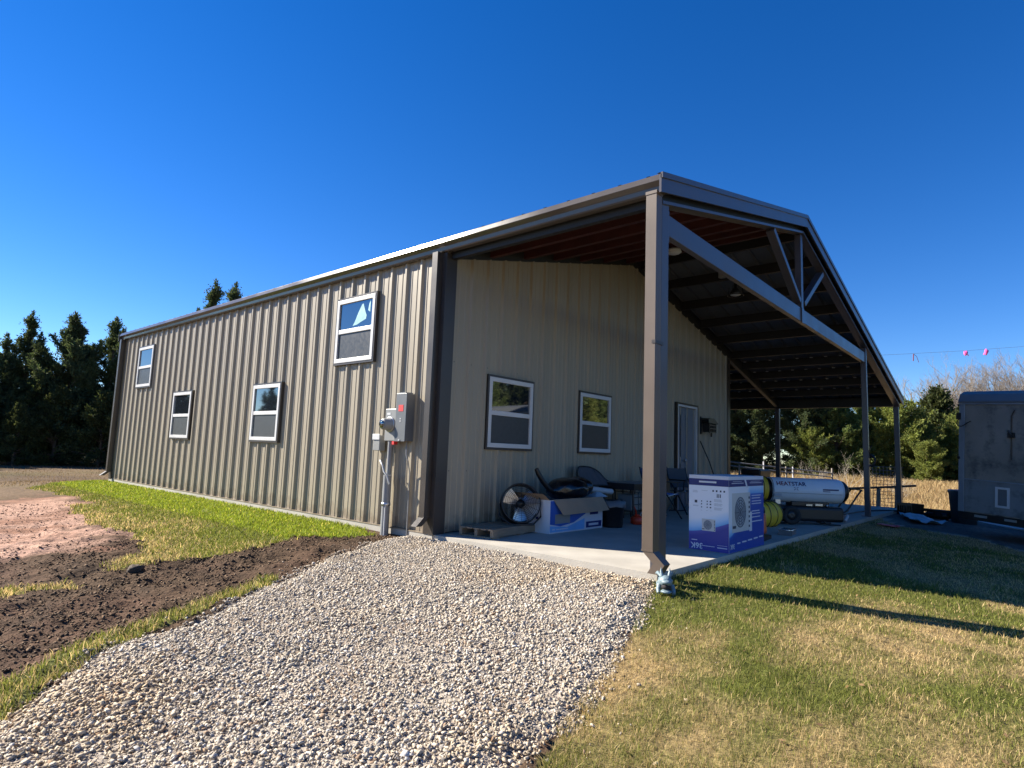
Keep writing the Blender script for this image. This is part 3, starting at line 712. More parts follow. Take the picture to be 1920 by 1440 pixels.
def lamp(p_, cage, label):
    t = thing('ceiling_lamp', label, 'ceiling lamp', p_, group='round ceiling lamps under the porch roof')
    x0, y0, z0 = p_
    MB().lathe([(.03, .29), (.03, .11), (.06, .09), (.10, .03), (.105, 0)] if cage else [(.10, .045), (.115, 0)], p_, 2, 24).build('housing', M['black_metal'] if cage else M['white'], t)
    MB().lathe([(.098, -.002), (.09, -.02), (.05, -.035), (0, -.04)], p_, 2, 24).build('lens', M['white'], t)
    if cage:
        m = MB(); m.tube([(x0+.145*math.cos(a), y0+.145*math.sin(a), z0-.03) for a in np.linspace(0, 2*PI, 25)[:-1]], .009, 6, closed=True)
        for a in (0, PI/2, PI, 1.5*PI): m.tube([(x0+.145*math.cos(a), y0+.145*math.sin(a), z0-.03), (x0+.12*math.cos(a), y0+.12*math.sin(a), z0+.14)], .007, 5)
        m.build('cage', M['black_metal'], t)
lamp((3.63, -1.28, 4.24), False, 'white round ceiling lamp nearest the front corner post')
lamp((6.06, -1.34, 4.11), True, 'caged black ceiling lamp seen above the long truss beam')
o = MB().box(5.59, 5.69, -1.30, -1.20, roof(5.64)-.17, roof(5.64)-.07).build('junction_box', M['grey_light'], bevel=.005)
tag(o, 'small square pale junction box on the dark purlin between the two ceiling lamps', 'junction box')

# ------------------------------------------------------------------ pallet
t = thing('wooden_pallet', 'low weathered wooden pallet lying on the porch slab by the wall', 'pallet', (.852, -.373, 0), math.radians(7.6))
for i in range(5):
    y_ = -.205+i*.1025
    MB().box(-.60, .60, y_-.036, y_+.036, .092, .108).build('top_board', M['wood'], t, local=True)
for y_ in (-.225, 0, .225): MB().box(-.60, .60, y_-.02, y_+.02, .016, .0915).build('stringer', M['wood'], t, local=True)
for x_ in (-.53, .02, .53): MB().box(x_-.05, x_+.05, -.25, .25, .001, .0155).build('bottom_board', M['wood'], t, local=True)

# ------------------------------------------------------------------ fan
t = thing('floor_fan', 'round black drum fan tilted on its bent foot, standing on the pallet', 'fan', (1.03, -.47, .108), math.radians(-40))
# local: fan faces -Y
m = MB(); C_ = (0, 0, .25); TL = Matrix.Translation((0, 0, .25)) @ Matrix.Rotation(math.radians(-14), 4, 'X')
m.X = TL
for r in (.245,): 
    m.tube([(r*math.cos(a), -.07, r*math.sin(a)) for a in np.linspace(0, 2*PI, 41)[:-1]], .009, 6, closed=True)
    m.tube([(r*math.cos(a), .07, r*math.sin(a)) for a in np.linspace(0, 2*PI, 41)[:-1]], .009, 6, closed=True)
for r in np.linspace(.05, .225, 9):
    m.tube([(r*math.cos(a), -.078-.02*(1-r/.25), r*math.sin(a)) for a in np.linspace(0, 2*PI, 37)[:-1]], .0022, 4, closed=True)
for k in range(16):
    a = 2*PI*k/16; m.tube([(.04*math.cos(a), -.10, .04*math.sin(a)), (.245*math.cos(a), -.07, .245*math.sin(a))], .0022, 4)
m.build('front_grille', M['black_metal'], t, local=True)
m = MB(); m.X = TL; m.lathe([(.252, -.06), (.258, 0), (.252, .06)], (0, 0, 0), 1, 40, caps=False)
m.build('drum', M['black'], t, local=True)
m = MB(); m.X = TL
for k in range(3):
    a0 = 2*PI*k/3+.5; vs = []
    for j in range(6):
        for i in range(6):
            r = .05+.17*i/5; a = a0+(j/5-.5)*(1.2-.3*i/5); vs.append((r*math.cos(a), .03*(j/5-.5)*2-.0, r*math.sin(a)))
    m.add(vs, [(j*6+i, j*6+i+1, j*6+i+7, j*6+i+6) for j in range(5) for i in range(5)], True)
m.build('blade', M['steel'], t, local=True)
m = MB(); m.X = TL; m.lathe([(0, -.06), (.05, -.05), (.055, .0), (.06, .10), (0, .11)], (0, 0, 0), 1, 20); m.build('motor', M['black'], t, local=True)
m = MB(); m.tube([(-.265, 0, .25), (-.27, -.02, .10), (-.14, -.17, .012), (.14, -.17, .012), (.27, -.02, .10), (.265, 0, .25)], .011, 8)
m.tube([(-.27, .0, .15), (-.2, .16, .012), (.2, .16, .012), (.27, .0, .15)], .011, 8); m.build('stand', M['black_metal'], t, local=True)

# ------------------------------------------------------------------ opened carton with rubbish
t = thing('opened_carton', 'opened white and blue printed carton with a brown flap folded down over its front', 'carton', (1.83, -.5, 0))
m = MB()
m.box(1.22, 1.228, -.80, -.22, .003, .42).box(2.442, 2.45, -.80, -.22, .003, .42).box(1.228, 2.442, -.80, -.792, .003, .42).box(1.228, 2.442, -.228, -.22, .003, .42).box(1.228, 2.442, -.792, -.228, .003, .012)
m.build('carton_body', M['paper'], t)
m = MB(); m.add([(1.29, -.802, .425), (2.44, -.802, .43), (2.47, -.90, .255), (1.40, -.885, .235), (1.29, -.796, .428), (2.44, -.796, .433), (2.47, -.894, .258), (1.40, -.879, .238)],
                [(0, 1, 2, 3), (4, 5, 6, 7), (0, 1, 5, 4), (2, 3, 7, 6), (0, 3, 7, 4), (1, 2, 6, 5)]); m.build('front_flap', M['card'], t)
m = MB(); m.add([(1.219, -.80, .421), (1.219, -.22, .421), (1.08, -.22, .50), (1.08, -.80, .50)], [(0, 1, 2, 3)]); m.build('side_flap', M['card'], t)
m = MB()
m.prism([(1.23, .10), (1.60, .07), (2.0, .16), (2.0, .02), (1.23, .02)], 1, -.8025, -.8005); m.build('blue_wave', M['blue_light'], t)
m = MB(); m.prism([(1.23, .41), (2.02, .41), (2.02, .22), (1.75, .12), (1.45, .085), (1.23, .12)], 1, -.8025, -.8006); m.build('navy_wave', M['blue_mid'], t)
m = MB(); m.box(1.33, 1.66, -.804, -.8027, .12, .24); m.build('unit_print', M['grey_light'], t)
m = MB(); m.box(2.04, 2.42, -.804, -.8005, .03, .11); m.box(2.13, 2.33, -.804, -.8005, .20, .30); m.build('panel_print', M['blue_dark'], t)
MB().box(2.10, 2.34, -.805, -.8041, .055, .085).build('text_line', M['paper'], t); MB().box(1.28, 1.33, -.804, -.8027, .045, .06).box(1.36, 1.62, -.804, -.8027, .045, .056).build('text_line', M['paper'], t)
MB().box(1.2175, 1.2195, -.62, -.58, .17, .20).build('printed_mark', M['blue_dark'], t); MB().box(1.2175, 1.2195, -.42, -.38, .12, .14).build('printed_mark', M['blue_dark'], t)
o = MB().blob((2.02, -.50, .52), (.38, .27, .17), 3, .07, 20, 12).blob((2.27, -.50, .55), (.22, .22, .15), 9, .08, 16, 10).build('rubbish_bag', M['black_gloss'])
sb = o.modifiers.new('s', 'SUBSURF'); sb.levels = 1; sb.render_levels = 2
tag(o, 'shiny black plastic rubbish bag bulging on top of the opened carton', 'rubbish bag')
pts = [(1.40, -.42, .80), (1.43, -.43, .74), (1.50, -.45, .64), (1.60, -.48, .54), (1.72, -.50, .48)]
o = MB().tube(pts, [.028, .034, .036, .034, .03], 12).build('curved_handle', M['black'])
tag(o, 'long black curved handle sticking up from the left end of the opened carton', 'handle')
o = MB().tube([(2.40, -.50, .535), (2.75, -.52, .50), (3.10, -.54, .468)], .042, 18).build('paper_roll', M['white'])
tag(o, 'white roll lying across between the black bag and the patio table', 'roll')
MB().lathe([(.043, .0), (.020, .001), (.018, -.01), (0, -.012)], (0, 0, 0), 0, 16)
o = MB().add([(2.28, -.79, .425), (2.62, -.78, .425), (2.50, -.72, .49), (2.44, -.70, .495), (2.62, -.60, .43), (2.30, -.60, .43)], [(0, 1, 2, 3), (1, 4, 2), (0, 3, 5), (3, 2, 4, 5)]).build('crumpled_sheet', M['tarp'])
tag(o, 'small crumpled pale sheet poking out at the right end of the carton', 'sheet')

# ------------------------------------------------------------------ patio chair, table, bucket, oil can, folding chair
t = thing('patio_chair', 'black metal sling chair with a curved back frame leaning over behind the carton', 'chair', (3.0, -.25, 0))
def smooth(pts, k=4):
    P = [Vector(p) for p in pts]; out = []
    for i in range(len(P)-1):
        p0, p1, p2, p3 = P[max(i-1, 0)], P[i], P[i+1], P[min(i+2, len(P)-1)]
        for j in range(k):
            s = j/k; out.append(.5*((2*p1)+(p2-p0)*s+(2*p0-5*p1+4*p2-p3)*s*s+(3*p1-p0-3*p2+p3)*s**3))
    return out+[P[-1]]
loop = smooth([(2.70, -.20, .70), (2.71, -.19, .80), (2.80, -.18, .83), (3.05, -.18, .82), (3.28, -.19, .75), (3.48, -.20, .63), (3.68, -.22, .57), (3.95, -.24, .55)])
low = smooth([(2.70, -.20, .70), (2.78, -.24, .62), (2.95, -.30, .555), (3.2, -.34, .55), (3.40, -.36, .52), (3.5, -.37, .46)])
MB().tube(loop, .013, 8).tube(low, .013, 8).tube([(3.10, -.185, .805), (3.2, -.33, .55)], .009, 6).tube([(3.95, -.24, .55), (3.98, -.25, .0)], .012, 8).tube([(2.95, -.12, .70), (2.98, -.10, .0)], .012, 8).tube([(3.5, -.37, .46), (3.52, -.38, .0)], .012, 8).tube([(2.9, -.28, .57), (2.9, -.2, .0)], .012, 8).build('chair_frame', M['black_metal'], t)
vs = [loop[i] for i in range(0, 21, 2)]+[low[int(i*len(low)/11)] for i in range(11)]
MB().add(vs, [(i, i+1, 12+i, 11+i) for i in range(10)]).build('sling', M['mesh_dark'], t)
t = thing('patio_table', 'low black metal patio table with a grey top beside the leaning chair', 'table', (3.75, -.45, 0))
MB().box(3.36, 4.30, -.78, -.18, .572, .60).build('table_top', M['grey_box'], t, bevel=.008)
MB().box(3.34, 4.32, -.80, -.782, .50, .595).box(3.34, 3.359, -.78, -.16, .50, .595).build('apron', M['black_metal'], t)
for xx, yy in ((3.40, -.74), (4.25, -.74), (3.40, -.22), (4.25, -.22)):
    MB().tube([(xx, yy, .571), (xx+.02, yy, .0)], .014, 8).build('leg', M['black_metal'], t)
t = thing('wire_rack', 'black wire grid crate holding bright bottles under the patio table', 'rack', (3.85, -.6, 0))
m = MB()
for a in np.linspace(3.48, 4.18, 6): m.tube([(a, -.72, .16), (a+.02, -.70, .46)], .007, 5); m.tube([(a, -.72, .16), (a, -.34, .16)], .006, 5)
for zz in (.16, .27, .38, .46): m.tube([(3.46, -.72, zz), (4.20, -.71, zz+.01)], .007, 5)
for xx in (3.48, 4.18):
    m.tube([(xx, -.72, .46), (xx, -.34, .46)], .007, 5); m.tube([(xx, -.34, .46), (xx, -.34, .0)], .009, 5); m.tube([(xx, -.72, .17), (xx, -.72, .0)], .009, 5)
m.build('grid', M['black_metal'], t)
MB().box(3.52, 3.80, -.66, -.40, .169, .42).build('bottle_case', M['grey_light'], t, bevel=.02); MB().box(3.84, 4.12, -.64, -.42, .169, .36).build('bottle_case', M['grey_box'], t, bevel=.02)
t = thing('waste_bin', 'round black bin with a grey liner folded over its rim', 'bin', (2.68, -.82, 0))
MB().lathe([(.145, .002), (.150, .03), (.172, .34), (.180, .345), (.180, .36), (.168, .36), (.14, .05), (0, .04)], (2.68, -.82, 0), 2, 32).build('bin_body', M['black'], t)
m = MB(); n = 36; vs = []
rr = random.Random(3)
for k in range(n):
    a = 2*PI*k/n; d = .05+.035*rr.random(); vs += [(2.68+.186*math.cos(a), -.82+.186*math.sin(a), .361-d), (2.68+.188*math.cos(a), -.82+.188*math.sin(a), .366), (2.68+.15*math.cos(a), -.82+.15*math.sin(a), .37+.02*rr.random())]
m.add(vs, [(3*k+i, (3*k+3) % (3*n)+i, (3*k+3) % (3*n)+i+1, 3*k+i+1) for k in range(n) for i in (0, 1)], True); m.build('liner', M['grey_box'], t)
t = thing('oil_can', 'small red plastic can with a thin angled spout on the slab', 'can', (3.32, -.86, 0))
MB().lathe([(.075, .002), (.095, .02), (.095, .09), (.06, .125), (.03, .13), (.028, .15), (0, .152)], (3.32, -.86, 0), 2, 20).build('can_body', M['red_plastic'], t)
MB().tube([(3.30, -.86, .12), (3.22, -.90, .20), (3.12, -.93, .27)], [.018, .012, .008], 8).build('spout', M['red_plastic'], t)
MB().tube([(3.39, -.84, .04), (3.46, -.85, .09), (3.40, -.85, .13)], .012, 8).build('handle', M['red_plastic'], t)
o = MB().tube([(3.25, -1.02, .012), (3.8, -.78, .014), (4.4, -.62, .014)], .011, 8).build('metal_rod', M['steel'])
tag(o, 'thin bright metal rod lying on the slab behind the red can', 'rod')
def fold_chair(loc, rz, label, fab):
    t = thing('folding_chair', label, 'chair', loc, rz, group='folding chairs on the porch')
    for sx in (-.24, .24):
        MB().tube(smooth([(sx, -.28, 0), (sx, -.02, .36), (sx, .19, .62), (sx, .26, .84)]), .013, 8).build('side_frame', M['black_metal'], t, local=True)
        MB().tube([(sx*.9, .26, 0), (sx*.9, .02, .36), (sx*.9, -.2, .42)], .011, 8).build('leg', M['steel'], t, local=True)
        MB().box(sx-.025, sx+.025, -.24, .18, .60, .625).build('armrest', M['black'], t, local=True, bevel=.008)
        MB().tube([(sx, -.20, .60), (sx, -.17, .42)], .010, 6).build('arm_support', M['black_metal'], t, local=True)
    MB().box(-.225, .225, -.21, .18, .40, .415).build('seat', fab, t, local=True)
    m = MB(); m.X = Matrix.Translation((0, .20, .62)) @ Matrix.Rotation(math.radians(-16), 4, 'X'); m.box(-.225, .225, -.006, .006, -.16, .21); m.build('backrest', fab, t, local=True)
    MB().tube([(-.22, .20, .03), (.22, .20, .03)], .009, 6).build('stretcher', M['black_metal'], t, local=True)
fold_chair((4.66, -.55, 0), math.radians(58), 'folding chair with blue fabric standing just right of the front post', M['fabric_blue'])
fold_chair((5.9, -.45, 0), math.radians(-20), 'dark folding chair farther back in front of the door', M['mesh_dark'])

# ------------------------------------------------------------------ big carton of the air conditioner
t = thing('appliance_carton', 'tall white and blue air conditioner carton standing upside down at the slab edge', 'carton', (2.21, -2.66, 0))
x0, x1, y0, y1, zt = 1.665, 2.775, -2.90, -2.44, .83
# printed face material: white top fading to sky blue, a wave, then violet blue (a real print)
def print_mat(name, axis_u, u0, u1, zwave, amp, low, mid, flip=1):
    m = bpy.data.materials.new(name); m.use_nodes = True; nt = m.node_tree; b = nt.nodes['Principled BSDF']; b.inputs['Roughness'].default_value = .45
    N = nt.nodes.new; L = nt.links.new
    tc = N('ShaderNodeTexCoord'); sp = N('ShaderNodeSeparateXYZ'); L(tc.outputs['Object'], sp.inputs[0])
    u = N('ShaderNodeMapRange'); L(sp.outputs[axis_u], u.inputs['Value']); u.inputs['From Min'].default_value = u0; u.inputs['From Max'].default_value = u1
    # wave height along u
    pw = N('ShaderNodeMath'); pw.operation = 'POWER'; L(u.outputs[0], pw.inputs[0]); pw.inputs[1].default_value = 1.6
    ml = N('ShaderNodeMath'); ml.operation = 'MULTIPLY_ADD'; L(pw.outputs[0], ml.inputs[0]); ml.inputs[1].default_value = amp; ml.inputs[2].default_value = zwave
    df = N('ShaderNodeMath'); df.operation = 'SUBTRACT'; L(sp.outputs[2], df.inputs[0]); L(ml.outputs[0], df.inputs[1])
    r = N('ShaderNodeValToRGB'); mr = N('ShaderNodeMapRange'); L(df.outputs[0], mr.inputs['Value']); mr.inputs['From Min'].default_value = -.25; mr.inputs['From Max'].default_value = .25
    L(mr.outputs[0], r.inputs['Fac']); e = r.color_ramp.elements
    e[0].position = 0; e[0].color = low+(1,); e[1].position = 1; e[1].color = (.74, .76, .82, 1)
    for ps, cl in ((.40, low), (.495, mid), (.505, (.12, .38, .72)), (.62, (.42, .6, .82)), (.78, (.74, .76, .82))):
        q = e.new(ps); q.color = cl+(1,)
    L(r.outputs[0], b.inputs['Base Color']); return m
side_m = print_mat('carton side print', 1, .23, -.23, .20, .12, (.022, .028, .27), (.06, .07, .36))
front_m = print_mat('carton front print', 0, -.55, .1, .17, .46, (.01, .06, .36), (.02, .12, .50))
m = MB(); m.box(x0, x1, y0, y1, .002, zt); m.build('carton_body', M['paper'], t, bevel=.003)
m = MB(); m.box(x0-.0016, x0-.0006, y0+.002, y1-.002, .004, .715); m.build('side_print', side_m, t)
m = MB(); m.box(x0+.002, x1-.002, y0-.0016, y0-.0006, .004, .715); m.build('front_print', front_m, t)
m = MB(); m.box(x0-.0018, x0-.0007, y0+.001, y1-.001, .716, .79); m.box(x0+.001, x1-.001, y0-.0018, y0-.0007, .716, .79); m.build('top_band', M['blue_dark'], t)
# printing on the side face (x = x0), seen from -X ; u runs along -Y to the viewer's right
def ac_print(org, right, nrm, w, h, name):
    X_ = plane_mtx(org, right, (0, 0, 1)); 
    def q(): k = MB(); k.X = X_; return k
    a = q(); a.box(-w/2, w/2, -h/2, h/2, .0, .0008); f = a.build(name, M['unit_grey'], t)
    b_ = q(); R = h*.40; sx = min(1, w*.62/(2*R)); cxx = -w*.06
    b_.add([(cxx+R*sx*math.cos(k), R*math.sin(k), .0014) for k in np.linspace(0, 2*PI, 33)[:-1]], [tuple(range(32))]); b_.build('fan_print', M['grey_print'], f)
    for rr_ in (.85, .6, .35):
        pass
    c_ = q()
    for rr_ in (.95, .78, .6, .42, .25):
        c_.tube([(cxx+R*rr_*sx*math.cos(k), R*rr_*math.sin(k), .0016) for k in np.linspace(0, 2*PI, 33)[:-1]], .0018*h/.2, 4, closed=True)
    for k in range(10): c_.tube([(cxx, 0, .0016), (cxx+R*sx*math.cos(k*PI/5), R*math.sin(k*PI/5), .0016)], .0012*h/.2, 4)
    c_.build('grille_print', M['dark_print'], f)
    d_ = q()
    for k in range(7): d_.box(w*.40, w*.47, -h*.42+k*h*.125, -h*.42+k*h*.125+h*.06, .001, .0018)
    d_.box(-w*.48, -w*.30, -h*.40, -h*.33, .001, .0018)
    d_.build('vent_print', M['dark_print'], f)
ac_print((x0-.0018, -2.672, .285), (0, -1, 0), None, .155, .13, 'unit_picture')
ac_print((2.03, y0-.0018, .43), (1, 0, 0), None, .56, .43, 'unit_picture')
def sidebar(m, u0, u1, z0, z1, d=.0022): m.box(x0-d, x0-d+.0006, y1-u1, y1-u0, z0, z1)
m = MB()
rr = random.Random(5)
for zz in (.545, .50, .455):
    for k in range(4): sidebar(m, .295, .395-.02*rr.random(), zz+.008*k, zz+.008*k+.0028)
sidebar(m, .045, .10, .655, .658); sidebar(m, .045, .11, .645, .648); sidebar(m, .045, .105, .635, .638); sidebar(m, .15, .22, .66, .663); sidebar(m, .05, .115, .49, .493); sidebar(m, .05, .11, .482, .485)
for u in (.14, .205, .25):
    for zz in (.53, .50, .465): sidebar(m, u, u+.016, zz-.026, zz-.023)
m.build('small_lettering', M['grey_print'], t)
m = MB()
for u in (.275, .315, .36, .40): sidebar(m, u, u+.018, .652, .672)
for k in range(3): sidebar(m, .325+.018*k, .335+.018*k, .59, .63)
sidebar(m, .07, .10, .52, .55)
for u in (.145, .21):
    for zz in (.535, .505, .47): sidebar(m, u, u+.012, zz, zz+.014)
for zz in (.535, .505, .47): sidebar(m, .245, .262, zz, zz+.014)
m.build('symbol_print', M['dark_print'], t)
for args in ((.12, .32, .748, .767), (.16, .30, .052, .058), (.33, .44, .046, .055), (.33, .44, .075, .078), (.035, .10, .105, .114)):
    m = MB(); sidebar(m, *args); m.build('text_line', M['paper'], t)
def front_line(a, b, z0_, z1_): MB().box(a, b, y0-.0026, y0-.0019, z0_, z1_).build('text_line', M['paper'], t)
for zz in (.60, .57, .535, .505, .42, .39, .35, .30): front_line(2.36, 2.62+.1*rr.random(), zz, zz+.010)
for a, b in ((1.74, 2.10), (2.3, 2.7)): front_line(a, b, .75, .757); front_line(a+.03, b-.06, .77, .774)
for a, b in ((1.9, 1.99), (2.05, 2.18), (2.23, 2.36), (2.42, 2.55), (2.60, 2.73)): front_line(a, b, .085+.03*(a-1.9), .10+.03*(a-1.9))
MB().box(2.28, 2.36, y0-.0026, y0-.0019, .20, .42).build('bracket_print', M['paper'], t)
MB().prism([(2.12, .800), (2.17, .800), (2.24, .70), (2.19, .70)], 1, y0-.0026, y0-.0019).build('torn_strip', M['paper'], t)
loc = Vector(t.location)
text_part('carton_text', '36K', .085, M['paper'], t, plane_mtx(Vector((x0-.0022, -2.535, .052))-loc, (0, 1, 0), (0, 0, -1)), .0004)
text_part('carton_text', '36K', .075, M['paper'], t, plane_mtx(Vector((1.76, y0-.0026, .07))-loc, (-1, 0, 0), (0, 0, -1)), .0004)

# ------------------------------------------------------------------ orange tool behind the carton, steel pan
t = thing('orange_cooler', 'orange jug with black lid and base, half hidden by the tall carton', 'jug', (3.22, -2.66, 0))
MB().lathe([(.12, .09), (.125, .12), (.115, .33), (.10, .345)], (3.22, -2.66, 0), 2, 24).build('jug_body', M['orange'], t)
MB().lathe([(.105, .346), (.11, .36), (.105, .42), (.06, .44), (0, .445)], (3.22, -2.66, 0), 2, 24).build('lid', M['black'], t)
MB().prism([(3.06, -2.80), (3.50, -2.76), (3.52, -2.70), (3.38, -2.55), (3.08, -2.50)], 2, .003, .05).lathe([(.07, .05), (.11, .089)], (3.22, -2.66, 0), 2, 16).build('base', M['black'], t)
t = thing('steel_pan', 'small grey rectangular metal pan lying alone on the slab near the lawn', 'pan', (4.18, -2.76, 0), .1)
MB().box(-.15, .15, -.085, .085, .003, .012).box(-.15, -.142, -.085, .085, .012, .075).box(.142, .15, -.085, .085, .012, .075).box(-.142, .142, -.085, -.077, .012, .075).box(-.142, .142, .077, .085, .012, .075).build('tray', M['grey_box'], t, local=True)
MB().tube([(-.155, -.09, .078), (.155, -.09, .078), (.155, .09, .078), (-.155, .09, .078)], .008, 6, closed=True).build('rim', M['steel'], t, local=True)

# ------------------------------------------------------------------ heater with yellow duct
t = thing('torpedo_heater', 'white and black torpedo space heater on wheels with lettering along its barrel', 'heater', (6.12, -2.48, 0), math.radians(-50))
L2 = .62; zc = .555; R = .205
MB().lathe([(R-.03, -L2+.02), (R-.012, -L2), (R, -L2+.012), (R, L2-.10), (R-.012, L2-.05)], (0, 0, zc), 0, 40).build('barrel', M['heater_white'], t, local=True)
MB().lathe([(R-.016, L2-.06), (R-.03, L2+.01), (R-.07, L2+.05), (R-.12, L2+.055), (0, L2+.03)], (0, 0, zc), 0, 32).lathe([(0, -L2+.05), (R-.035, -L2+.04), (R-.035, -L2-.01), (R-.02, -L2-.012)], (0, 0, zc), 0, 32).build('end_cap', M['black'], t, local=True)
MB().lathe([(R+.002, -.985*L2), (R+.002, -.985*L2+.01)], (0, 0, zc), 0, 40).box(-L2+.03, L2-.10, -R-.004, -R+.004, zc-.045, zc-.040).build('seam', M['grey_box'], t, local=True)
MB().box(-.28, .34, -.12, .12, .30, .375).build('burner_box', M['black_metal'], t, local=True, bevel=.01)
MB().box(-.56, .56, -.18, .18, .055, .30).build('fuel_tank', M['black'], t, local=True, bevel=.05, seg=3)
for sy in (-.23, .23):
    w_ = MB().lathe([(.085, -.02), (.10, -.035), (.148, -.03), (.152, 0), (.148, .03), (.10, .035), (.085, .02)], (-.34, sy, .152), 1, 28).build('wheel', M['dark_tyre'], t, local=True)
    MB().lathe([(.0, -.024), (.03, -.03), (.084, -.018), (.084, .018), (.03, .03), (0, .024)], (-.34, sy, .152), 1, 20).build('rim', M['black_metal'], w_, local=True)
MB().tube([(-.34, -.23, .152), (-.34, .23, .152)], .012, 8).build('axle', M['steel'], t, local=True)
for sy in (-.16, .16):
    MB().tube([(.20, sy, .10), (.26, sy, .03), (.34, sy, .012), (.50, sy, .012)], .013, 8).build('leg', M['black_metal'], t, local=True)
    MB().tube([(.40, sy, .12), (.62, sy, .26), (.78, sy, .50), (.86, sy, .60), (.86, 0, .61)], .015, 8).build('handle', M['black_metal'], t, local=True)
MB().box(.10, .22, -.145, -.121, .315, .345).build('switch_plate', M['steel'], t, local=True); MB().lathe([(0, 0), (.02, .004), (.02, .03)], (.30, -.15, .32), 1, 10).build('knob', M['steel'], t, local=True); MB().box(-.05, .05, -.145, -.121, .31, .335).build('gauge', M['steel'], t, local=True); MB().box(-.58, -.50, -.20, -.12, .33, .40).build('bracket', M['steel'], t, local=True)
def onbarrel(x_, dz): 
    yy = -math.sqrt(max(R*R-dz*dz, 0)); return (x_, yy-.003, zc+dz), Vector((0, -(-dz)/R*1.0, -yy/R))
def barrel_text(body, size, x_, dz, mt, name):
    ang = math.asin(dz/R); p_ = Vector((x_, -math.cos(ang)*(R+.002), zc+math.sin(ang)*(R+.002))); up = Vector((0, math.sin(ang), math.cos(ang)))
    return text_part(name, body, size, mt, t, plane_mtx(p_, (1, 0, 0), up), .0015)
M['maroon'] = mat('maroon lettering', (.16, .012, .03), .5); M['navy_l'] = mat('navy lettering', (.01, .02, .10), .5)
barrel_text('HEAT', .10, -.43, .105, M['maroon'], 'lettering'); barrel_text('STAR', .10, -.185, .105, M['navy_l'], 'lettering')
m = MB()
for a in range(4):
    th = math.radians(45+90*a); c0 = Vector((-.24, -math.cos(.14)*(R+.002), zc+.03)); m.tube([c0+Vector((.012*math.cos(th), 0, .012*math.sin(th))), c0+Vector((.05*math.cos(th), .0, .032*math.sin(th)))], .005, 5)
m.build('star_mark', M['navy_l'], t, local=True)
m = MB(); m.box(.20, .46, -R-.0035, -R+.001, zc+.018, zc+.042); m.box(.20, .32, -R-.0035, -R+.001, zc-.006, zc+.006); m.build('model_strip', M['navy_l'], t, local=True)
MB().box(-.60, -.48, -.2045, -.19, zc-.10, zc-.055).build('rating_label', M['grey_print'], t, local=True)
# yellow duct: a ribbed sleeve, drooping from the barrel then coiled on the slab
t = thing('ventilation_duct', 'yellow flexible duct with black spiral ribs bunched between the heater and the tall carton', 'duct', (5.0, -2.0, 0))
path = smooth([(5.66, -1.96, .56), (5.44, -1.74, .56), (5.20, -1.66, .52), (4.95, -1.72, .42), (4.80, -1.85, .28), (4.86, -2.05, .19), (5.06, -2.20, .185), (5.25, -2.18, .19)], 10)
def duct(path, R0):
    pv = [Vector(p) for p in path]; d = [0]
    for a, b in zip(pv[:-1], pv[1:]): d.append(d[-1]+(b-a).length)
    n = int(d[-1]/.011); P = []; rs = []
    j = 0
    for i in range(n+1):
        s = d[-1]*i/n
        while j < len(d)-2 and d[j+1] < s: j += 1
        f = (s-d[j])/(d[j+1]-d[j]); P.append(pv[j].lerp(pv[j+1], f)); rs.append(R0-.016+.016*abs(math.cos(PI*s/.088)))
    return P, rs, d[-1]
P_, rs, LL = duct(path, .20)
MB().tube(P_, rs, 28, caps=False).build('sleeve', M['yellow'], t)
m = MB(); pitch = .088
for i in range(int(LL/pitch)+1):
    k = min(int(i*pitch/LL*(len(P_)-1)), len(P_)-2); a = Vector(P_[k]); dd = (Vector(P_[min(k+1, len(P_)-1)])-Vector(P_[max(k-1, 0)])).normalized()
    u = dd.cross(Vector((0, 0, 1))).normalized(); w = u.cross(dd)
    m.tube([a+(u*math.cos(q)+w*math.sin(q))*.201 for q in np.linspace(0, 2*PI, 29)[:-1]], .0065, 5, closed=True)
m.build('spiral_rib', M['black'], t)
MB().tube([Vector(P_[-1]), Vector(P_[-1])+Vector((.012, .001, 0))], .185, 24).build('end_fold', M['yellow'], t)

# ------------------------------------------------------------------ black cabinet by the far post and small stuff
t = thing('charcoal_grill', 'black box shaped grill on thin legs standing by the far porch post', 'grill', (10.6, -.15, 0))
MB().box(10.2, 10.95, -.38, .10, .60, .82).build('grill_box', M['black'], t, bevel=.03)
MB().box(9.9, 10.2, -.35, .05, .66, .69).build('side_shelf', M['black'], t)
for xx, yy in ((10.25, -.33), (10.9, -.33), (10.25, .05), (10.9, .05)): MB().tube([(xx, yy, .60), (xx, yy, 0)], .015, 6).build('leg', M['black_metal'], t)
MB().box(10.22, 10.93, -.34, .06, .18, .20).build('lower_shelf', M['black'], t)
o = MB().tube([(9.165, -2.92+.075*math.cos(a), 1.12+.11*math.sin(a)) for a in np.linspace(0, 2*PI, 21)[:-1]], .022, 8, closed=True).tube([(9.18, -2.93+.06*math.cos(a), 1.10+.09*math.sin(a)) for a in np.linspace(0, 2*PI, 21)[:-1]], .018, 8, closed=True).tube([(9.16, -2.9, 1.22), (9.10, -2.915, 1.34), (9.16, -2.94, 1.42)], .008, 6).build('cable_coil', M['black'])
tag(o, 'coil of black cable hung on the second front porch post', 'cable')
o = MB().tube([(7.35, -2.80, .03), (7.25, -2.86, .10), (7.12, -2.90, .12), (7.02, -2.88, .03)], .03, 10).build('plastic_scoop', M['white'])
tag(o, 'small white plastic scoop lying on the slab edge right of the heater', 'scoop')
o = MB().tube(smooth([(7.0, -2.55, .015), (7.9, -2.3, .015), (8.9, -2.45, .015), (10.2, -2.5, .015), (11.3, -2.8, .015), (12.7, -3.3, -.06)]), .018, 8).build('black_hose', M['black'])
tag(o, 'black hose trailing over the slab from the heater towards the trailer', 'hose')

